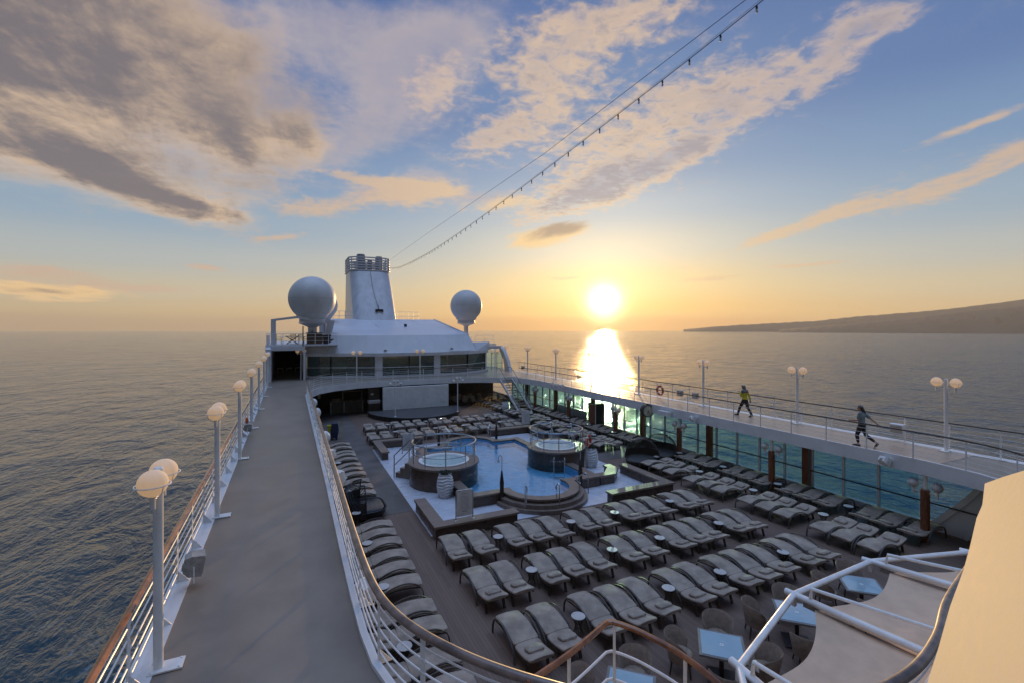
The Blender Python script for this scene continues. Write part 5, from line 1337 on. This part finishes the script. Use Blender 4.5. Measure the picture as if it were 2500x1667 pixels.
# ------------------------------------------------------------------ under the balcony: stage, bar, seating
stg = thing('stage', 'low half-round stage in front of the white wall', 'stage', (10.4, 41, 0))
sp_ = [(10.4 + 4.15 * math.cos(a), 43.1 + 4.9 * math.sin(a)) for a in [PI + PI * i / 40 for i in range(41)]]
MB().prism(sp_, .016, .36, 0).build('base', plinth, stg, 30)
sp2 = [(10.4 + 4.2 * math.cos(a), 43.1 + 4.96 * math.sin(a)) for a in [PI + PI * i / 40 for i in range(41)]]
MB().prism(sp2, .362, .41).build('floor_boards', stagem, stg, 30)
single(MB().box(7.6, 13.75, 43.12, 43.4, .412, W - .461).box(13.0, 13.5, 43.08, 43.119, .9, 1.25).box(8.1, 8.2, 43.09, 43.119, .75, .85), 'stage_wall', mat('stage_wall_paint', (.80, .79, .76), .5, var=.05), 'plain white wall at the back of the stage', 'wall')
def stagelamp(x, y, label):
    t = thing('stage_light_post', label, 'light post', (x, y, .41), group='thin white light posts on the stage edge', world=False)
    MB().lathe([(.12, .003), (.12, .02), (.045, .04), (.045, 3.1)], 12).build('pole', white2, t)
    MB().bar((-.5, 0, 2.85), (.5, 0, 2.85), .05).build('cross_bar', white2, t)
    for k in (-.42, -.15, .2, .45): MB().lathe([(.09, -.12), (.09, .1), (.05, .16)], 10).xf(Matrix.Translation((k, -.06, 2.72 + .25 * (abs(k) < .3))) @ Matrix.Rotation(R(65), 4, 'X') @ Matrix.Rotation(R(25 * k), 4, 'Y')).build('spotlight', white2, t)
stagelamp(7.96, 39.5, 'thin white light post at the left edge of the stage'); stagelamp(13.47, 39.6, 'thin white light post at the right edge of the stage')
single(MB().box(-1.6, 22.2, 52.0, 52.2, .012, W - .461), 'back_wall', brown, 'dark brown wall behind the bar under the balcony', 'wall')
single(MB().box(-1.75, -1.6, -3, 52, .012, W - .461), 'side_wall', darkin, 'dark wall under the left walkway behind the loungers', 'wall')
bar = thing('grill_bar', 'dimly lit bar counter with a warm brown front under the balcony', 'bar counter', (5, 46, 0))
MB().box(3.4, 6.2, 45.6, 46.4, .012, 1.05).build('counter_front', mat('bar_front', (.07, .058, .04), .5, var=.2), bar); MB().box(3.3, 6.3, 45.5, 46.5, 1.052, 1.1).build('counter_top', tan, bar)
for x in (3.35, 4.5, 6.15): MB().box(x - .05, x + .05, 45.45, 45.495, .012, 1.05).build('frame_post', greybox, bar)
MB().box(4.6, 6.0, 45.2, 45.49, .1, .16).build('foot_rail', tan, bar)
MB().box(4.4, 6.2, 45.9, 46.3, 1.9, 1.96).build('heated_shelf', tan, bar)
for x in (4.45, 6.15): MB().tube([(x, 46.1, 1.1), (x, 46.1, 1.9)], .03, 6).build('shelf_post', steel, bar)
MB().box(3.5, 4.2, 45.8, 46.2, 1.12, 1.3).build('tray', tan, bar)
sv = thing('service_station', 'tall brown service cabinet with white drawers left of the stage wall', 'cabinet', (6.95, 44.5, 0))
MB().box(6.5, 7.45, 44.1, 44.9, .012, .95).build('lower_body', brown, sv); MB().box(6.5, 7.45, 44.3, 44.9, 1.25, 2.3).build('upper_body', brown, sv)
MB().box(6.45, 7.5, 44.02, 44.9, .952, 1.08).build('drawer', paper, sv); MB().box(6.45, 7.5, 43.98, 44.9, 1.10, 1.24).build('drawer', paper, sv)
MB().box(6.7, 6.95, 44.28, 44.297, 1.7, 1.85).build('label_plate', paper, sv)
single(MB().box(2.35, 2.6, 47.5, 47.6, 1.2, 1.55), 'wall_notice', paper, 'small white notice in the dark left of the bar', 'notice')
single(MB().prism([(5.2, 44.3), (6.3, 44.0), (7.3, 43.2), (6.6, 42.6), (5.6, 43.2)], .012, .02), 'floor_mat', mat('brown_mat', (.16, .10, .06), .7), 'brown mat on the deck in front of the bar', 'mat')
# cafe chairs and round tables in the dark on the right
cc = None
spots = [(15.2, 45.2), (16.1, 44.9), (17.0, 44.6), (17.8, 44.9), (16.0, 46.6), (17.1, 46.4), (18.2, 46.1), (19.2, 45.8), (19.9, 44.7), (15.0, 47.0)]
for i, (x, y) in enumerate(spots):
    if cc is None:
        cc = thing('cafe_chair', '', 'chair', (x, y, 0), .3, 'brown chairs in the shade under the balcony', world=False)
        MB().box(-.25, .25, -.25, .25, .42, .47).build('seat', wickerbr, cc)
        MB().rings([[(-.25, .2, .47), (.25, .2, .47), (.25, .25, .47), (-.25, .25, .47)], [(-.22, .3, .95), (.22, .3, .95), (.22, .34, .95), (-.22, .34, .95)]]).build('backrest', tan, cc)
        for sx in (-1, 1):
            for sy in (-1, 1): MB().tube([(sx*.21, sy*.21, .43), (sx*.23, sy*.23, .012)], .018, 6).build('leg', darksteel, cc)
        o = cc
    else: o = copy_tree(cc); o.location = (x, y, 0); o.rotation_euler = (0, 0, random.uniform(-.8, .8))
    o['label'] = 'brown chair in the shade under the balcony right of the stage'
for i, (x, y, l) in enumerate(((16.6, 45.7, 'round pale table among the brown chairs in the shade right of the stage'), (18.9, 44.6, 'round pale table in the shade beside the white staircase'))):
    t = thing('cafe_table', l, 'table', (x, y, 0))
    MB().lathe([(.001, .72), (.38, .72), (.38, .75), (.001, .75)], 24, (x, y, 0), caps=False).build('top', tabletop, t); MB().lathe([(.2, .013), (.04, .05), (.04, .72)], 12, (x, y, 0)).build('pedestal', darksteel, t)
lk = thing('towel_cabinet', 'tall brown cabinet with a white side rail against the teal windows', 'cabinet', (21.6, 30, 0))
MB().box(21.2, 22.0, 29.6, 30.6, .012, 2.0).build('body', brown, lk); MB().box(21.17, 21.197, 29.65, 30.55, .1, 1.9).build('door', pillarwood, lk); MB().tube([(21.1, 29.5, .02), (21.1, 29.5, 1.95), (21.1, 30.6, 1.95)], .03, 6).build('rail', white2, lk)
# cleaner's cart
kt = thing('cleaning_cart', 'navy canvas cleaning cart with a yellow bag and mop handle near the dark bar', 'cart', (2.85, 34.9, 0))
MB().rings([[(2.6 + a, 34.7 + b, z) for a, b in q] for z, q in ((.15, ((0, 0), (.4, 0), (.4, .5), (0, .5))), (.7, ((-.05, -.05), (.48, -.05), (.48, .55), (-.05, .55))), (1.15, ((.02, 0), (.42, 0), (.42, .5), (.02, .5))))]).build('bag', navyc, kt)
MB().rings([[(2.38, 34.75, .6), (2.58, 34.75, .6), (2.58, 34.95, .6), (2.38, 34.95, .6)], [(2.33, 34.72, 1.05), (2.6, 34.72, 1.05), (2.6, 34.98, 1.05), (2.33, 34.98, 1.05)]]).build('yellow_bag', yellow, kt)
MB().tube([(3.2, 34.7, .012), (3.22, 34.75, 1.35)], .016, 6).build('mop_handle', yellow, kt)
for a, b in ((2.65, 34.75), (2.95, 34.75), (2.65, 35.15), (2.95, 35.15)): MB().ball((a, b, .075), .063, 10, 6).build('caster', black, kt)

# ------------------------------------------------------------------ people walking on the right walkway
def limb(mb, pts, radii, n=12):
    pts = [Vector(p) for p in pts]; sp = spline(pts, 4); rr = []
    for i in range(len(pts) - 1):
        for k in range(4): f = k / 4; rr.append(radii[i] + (radii[i+1] - radii[i]) * f)
    rr.append(radii[-1]); mb.tube(sp, rr, n); mb.ball(sp[0], radii[0] * .98, 12, 8); mb.ball(sp[-1], radii[-1] * .98, 12, 8)
def ell(mb, c, rx, ry, rz, n=16, m=10):
    prof = [(math.sin(PI * i / m), -math.cos(PI * i / m)) for i in range(m + 1)]
    mb.rings([[(c[0] + rx * max(r, 1e-3) * math.cos(2*PI*j/n), c[1] + ry * max(r, 1e-3) * math.sin(2*PI*j/n), c[2] + rz * z) for j in range(n)] for r, z in prof])
def remesh(o, vox, sm=6):
    md = o.modifiers.new('remesh', 'REMESH'); md.mode = 'VOXEL'; md.voxel_size = vox; md.use_smooth_shade = True
    s2 = o.modifiers.new('smooth', 'SMOOTH'); s2.factor = .5; s2.iterations = sm
    return o
def hand(mb, wrist, d, up):
    """palm, four fingers of unequal length and a side thumb; d points along the hand, up is the back of the hand"""
    d = Vector(d).normalized(); up = Vector(up); up = (up - d * up.dot(d)).normalized(); s = d.cross(up); w = Vector(wrist)
    for k in (-1, 0, 1): limb(mb, [w, w + d*.045 + s*.016*k, w + d*.09 + s*.026*k], [.021, .021, .018], 8)
    for k, L in ((-1.5, .066), (-.5, .078), (.5, .082), (1.5, .07)):
        b = w + d*.085 + s*.018*k; limb(mb, [b, b + d*L*.5 - up*.008 + s*.002*k, b + d*L*.85 - up*.032], [.0095, .009, .0075], 8)
    b = w + d*.03 - s*.025; limb(mb, [b, b + d*.03 - s*.025 - up*.01, b + d*.06 - s*.028 - up*.022], [.012, .0105, .009], 8)
def person(label, loc, rz, pose):
    t = thing('person', label, 'person', loc, rz, world=False); P = pose
    b = MB()
    hip, chest, neck, head = P['hip'], P['chest'], P['neck'], P['head']
    sh = P['shoulders']; el_, wr = P['elbows'], P['wrists']; hp = P['hips']; kn, an = P['knees'], P['ankles']; toe = P['toes']
    ell(b, hip, .155, .105, .13); ell(b, (Vector(hip) + Vector(chest)) / 2, .135, .095, .17); ell(b, chest, .17, .11, .19)
    limb(b, [sh[0], Vector(neck) - Vector((0, 0, .05)), sh[1]], [.055, .06, .055]); limb(b, [Vector(neck) - Vector((0, 0, .04)), neck, head], [.058, .052, .05])
    H = Vector(head); ell(b, H + Vector((0, .0, .02)), .073, .092, .112); ell(b, H + Vector((0, .035, -.045)), .052, .058, .06)
    limb(b, [H + Vector((0, .085, .03)), H + Vector((0, .112, -.012))], [.011, .017], 8)         # nose
    limb(b, [H + Vector((-.022, .082, -.052)), H + Vector((.022, .082, -.052))], [.009, .009], 8)  # lips
    for s in (-1, 1): ell(b, H + Vector((s*.076, -.005, .0)), .012, .022, .034, 8, 6)              # ears
    for i in (0, 1):
        limb(b, [sh[i], (Vector(sh[i]) + Vector(el_[i])) / 2, el_[i], (Vector(el_[i]) * .6 + Vector(wr[i]) * .4), wr[i]], [.052, .047, .039, .038, .026])
        dd_ = Vector(wr[i]) - Vector(el_[i]); hand(b, wr[i], dd_, P['palms'][i])
        limb(b, [hp[i], (Vector(hp[i]) + Vector(kn[i])) / 2, kn[i], Vector(kn[i]) * .68 + Vector(an[i]) * .32, an[i]], [.092, .078, .056, .057, .037])
        limb(b, [an[i], Vector(an[i]) * .5 + Vector(toe[i]) * .5 + Vector((0, 0, -.02)), toe[i]], [.04, .038, .026])
    body = remesh(b.build('body', skin, t), .011, 5)
    ey = MB()
    for s in (-1, 1): ey.ball(H + Vector((s*.03, .083, .022)), .0095, 10, 6)
    ey.build('eyes', black, body)
    # trousers
    tr_ = MB(); ell(tr_, Vector(hip) + Vector((0, 0, -.01)), .168, .122, .135)
    for i in (0, 1):
        e = Vector(an[i]) + (Vector(kn[i]) - Vector(an[i])) * P['leg_cut']
        limb(tr_, [hp[i], (Vector(hp[i]) + Vector(kn[i])) / 2, kn[i], Vector(kn[i]) * .6 + e * .4, e], [.108, .094, .072, .07, .058 if P['leg_cut'] < .2 else .05])
    remesh(tr_.build('trousers', trous, t), .012, 4)
    # top
    j = MB(); ell(j, chest, .19, .135, .205); ell(j, (Vector(hip) + Vector(chest)) / 2 + Vector((0, 0, .0)), .165, .125, .2); ell(j, Vector(hip) + Vector((0, 0, .06)), .172, .13, .12)
    limb(j, [sh[0], Vector(neck) - Vector((0, 0, .05)), sh[1]], [.07, .078, .07])
    for i in (0, 1):
        if P['long_sleeve']: limb(j, [sh[i], (Vector(sh[i]) + Vector(el_[i])) / 2, el_[i], Vector(el_[i]) * .1 + Vector(wr[i]) * .9], [.07, .064, .056, .044])
        else: limb(j, [sh[i], Vector(sh[i]) * .3 + Vector(el_[i]) * .7], [.07, .068])
    top_ = remesh(j.build('jacket' if P['long_sleeve'] else 'shirt', P['top'], t), .013, 4)
    if P['long_sleeve']:
        y_ = MB()   # grey shoulder yoke and hood over the yellow jacket
        ell(y_, Vector(chest) + Vector((0, 0, .10)), .196, .142, .13); limb(y_, [sh[0], Vector(neck) - Vector((0, 0, .045)), sh[1]], [.078, .084, .078])
        for i in (0, 1): limb(y_, [sh[i], Vector(sh[i]) * .65 + Vector(el_[i]) * .35], [.077, .072])
        limb(y_, [Vector(neck) + Vector((0, -.045, -.03)), H + Vector((0, -.03, .0)), H + Vector((0, -.02, .05))], [.07, .092, .095])
        remesh(y_.build('hood', jgrey, t), .012, 5)
        MB().rings([[Vector(H) + Vector((.1*math.cos(a)*f, .03 + .1*f*math.sin(a) , .085 + dz_)) for a in [2*PI*k/16 for k in range(16)]] for f, dz_ in ((.8, .05), (1.0, .0), (.98, -.02))]).build('cap', jgrey, t, 40)
    else:
        c = MB(); ell(c, H + Vector((0, -.012, .075)), .088, .106, .075); c.rings([[H + Vector((x_, y_, .065 + z_)) for x_, y_, z_ in ((-.075, .05, 0), (.075, .05, 0), (.06, .17, -.018), (-.06, .17, -.018))], [H + Vector((x_, y_, .077 + z_)) for x_, y_, z_ in ((-.075, .05, 0), (.075, .05, 0), (.06, .17, -.018), (-.06, .17, -.018))]])
        c.build('cap', jgrey, t, 40)
        hh = MB(); limb(hh, [H + Vector((0, -.05, .03)), H + Vector((0, -.095, -.03)), H + Vector((0, -.15, -.10)), H + Vector((0, -.20, -.17))], [.078, .062, .042, .02]); remesh(hh.build('hair', hair, t), .01, 4)
    for i in (0, 1):
        s = MB(); A_, T_ = Vector(an[i]), Vector(toe[i]); d_ = (T_ - A_).normalized()
        limb(s, [A_ - d_*.03 + Vector((0, 0, -.03)), A_ * .5 + T_ * .5 + Vector((0, 0, -.012)), T_ + d_*.02], [.05, .05, .034]); so_ = remesh(s.build('shoe', shoe, t), .01, 4)
        q = MB(); q.bar(A_ - d_*.07 + Vector((0, 0, -.075)), T_ + d_*.05 + Vector((0, 0, -.025 if d_.z > -.3 else -.02)), .085, .022); q.build('sole', shoesole, so_)
    return t
person('person in grey hood, yellow-bottomed jacket and black trousers striding along the right walkway', (22.7, 17.78, W), R(4), dict(
    hip=(0, 0, .93), chest=(0, .02, 1.27), neck=(0, .04, 1.46), head=(0, .075, 1.585), shoulders=[(-.175, .02, 1.41), (.175, .02, 1.41)],
    elbows=[(-.23, .05, 1.13), (.235, -.10, 1.14)], wrists=[(-.13, .24, 1.33), (.24, -.16, .90)], palms=[(0, -1, .3), (1, 0, 0)],
    hips=[(-.09, 0, .90), (.09, 0, .90)], knees=[(-.10, .22, .50), (.10, -.12, .50)], ankles=[(-.10, .36, .10), (.10, -.36, .12)], toes=[(-.11, .52, .065), (.11, -.20, .04)], leg_cut=.05, long_sleeve=True, top=yellow))
person('woman in a cap, grey-green shirt and black leggings walking with one arm swung back', (21.2, 11.15, W), R(6), dict(
    hip=(0, 0, .90), chest=(0, .015, 1.24), neck=(0, .03, 1.43), head=(0, .06, 1.555), shoulders=[(-.16, .01, 1.385), (.16, .01, 1.385)],
    elbows=[(-.20, .06, 1.10), (.235, -.24, 1.15)], wrists=[(-.19, .30, 1.06), (.25, -.44, .98)], palms=[(-1, 0, .5), (1, 0, 0)],
    hips=[(-.085, 0, .88), (.085, 0, .88)], knees=[(-.09, .13, .48), (.09, -.12, .48)], ankles=[(-.09, .08, .09), (.09, -.50, .22)], toes=[(-.095, .25, .05), (.095, -.42, .07)], leg_cut=.28, long_sleeve=False, top=tealc))

for o in list(bpy.data.objects):
    if 'o' in o: del o['o']
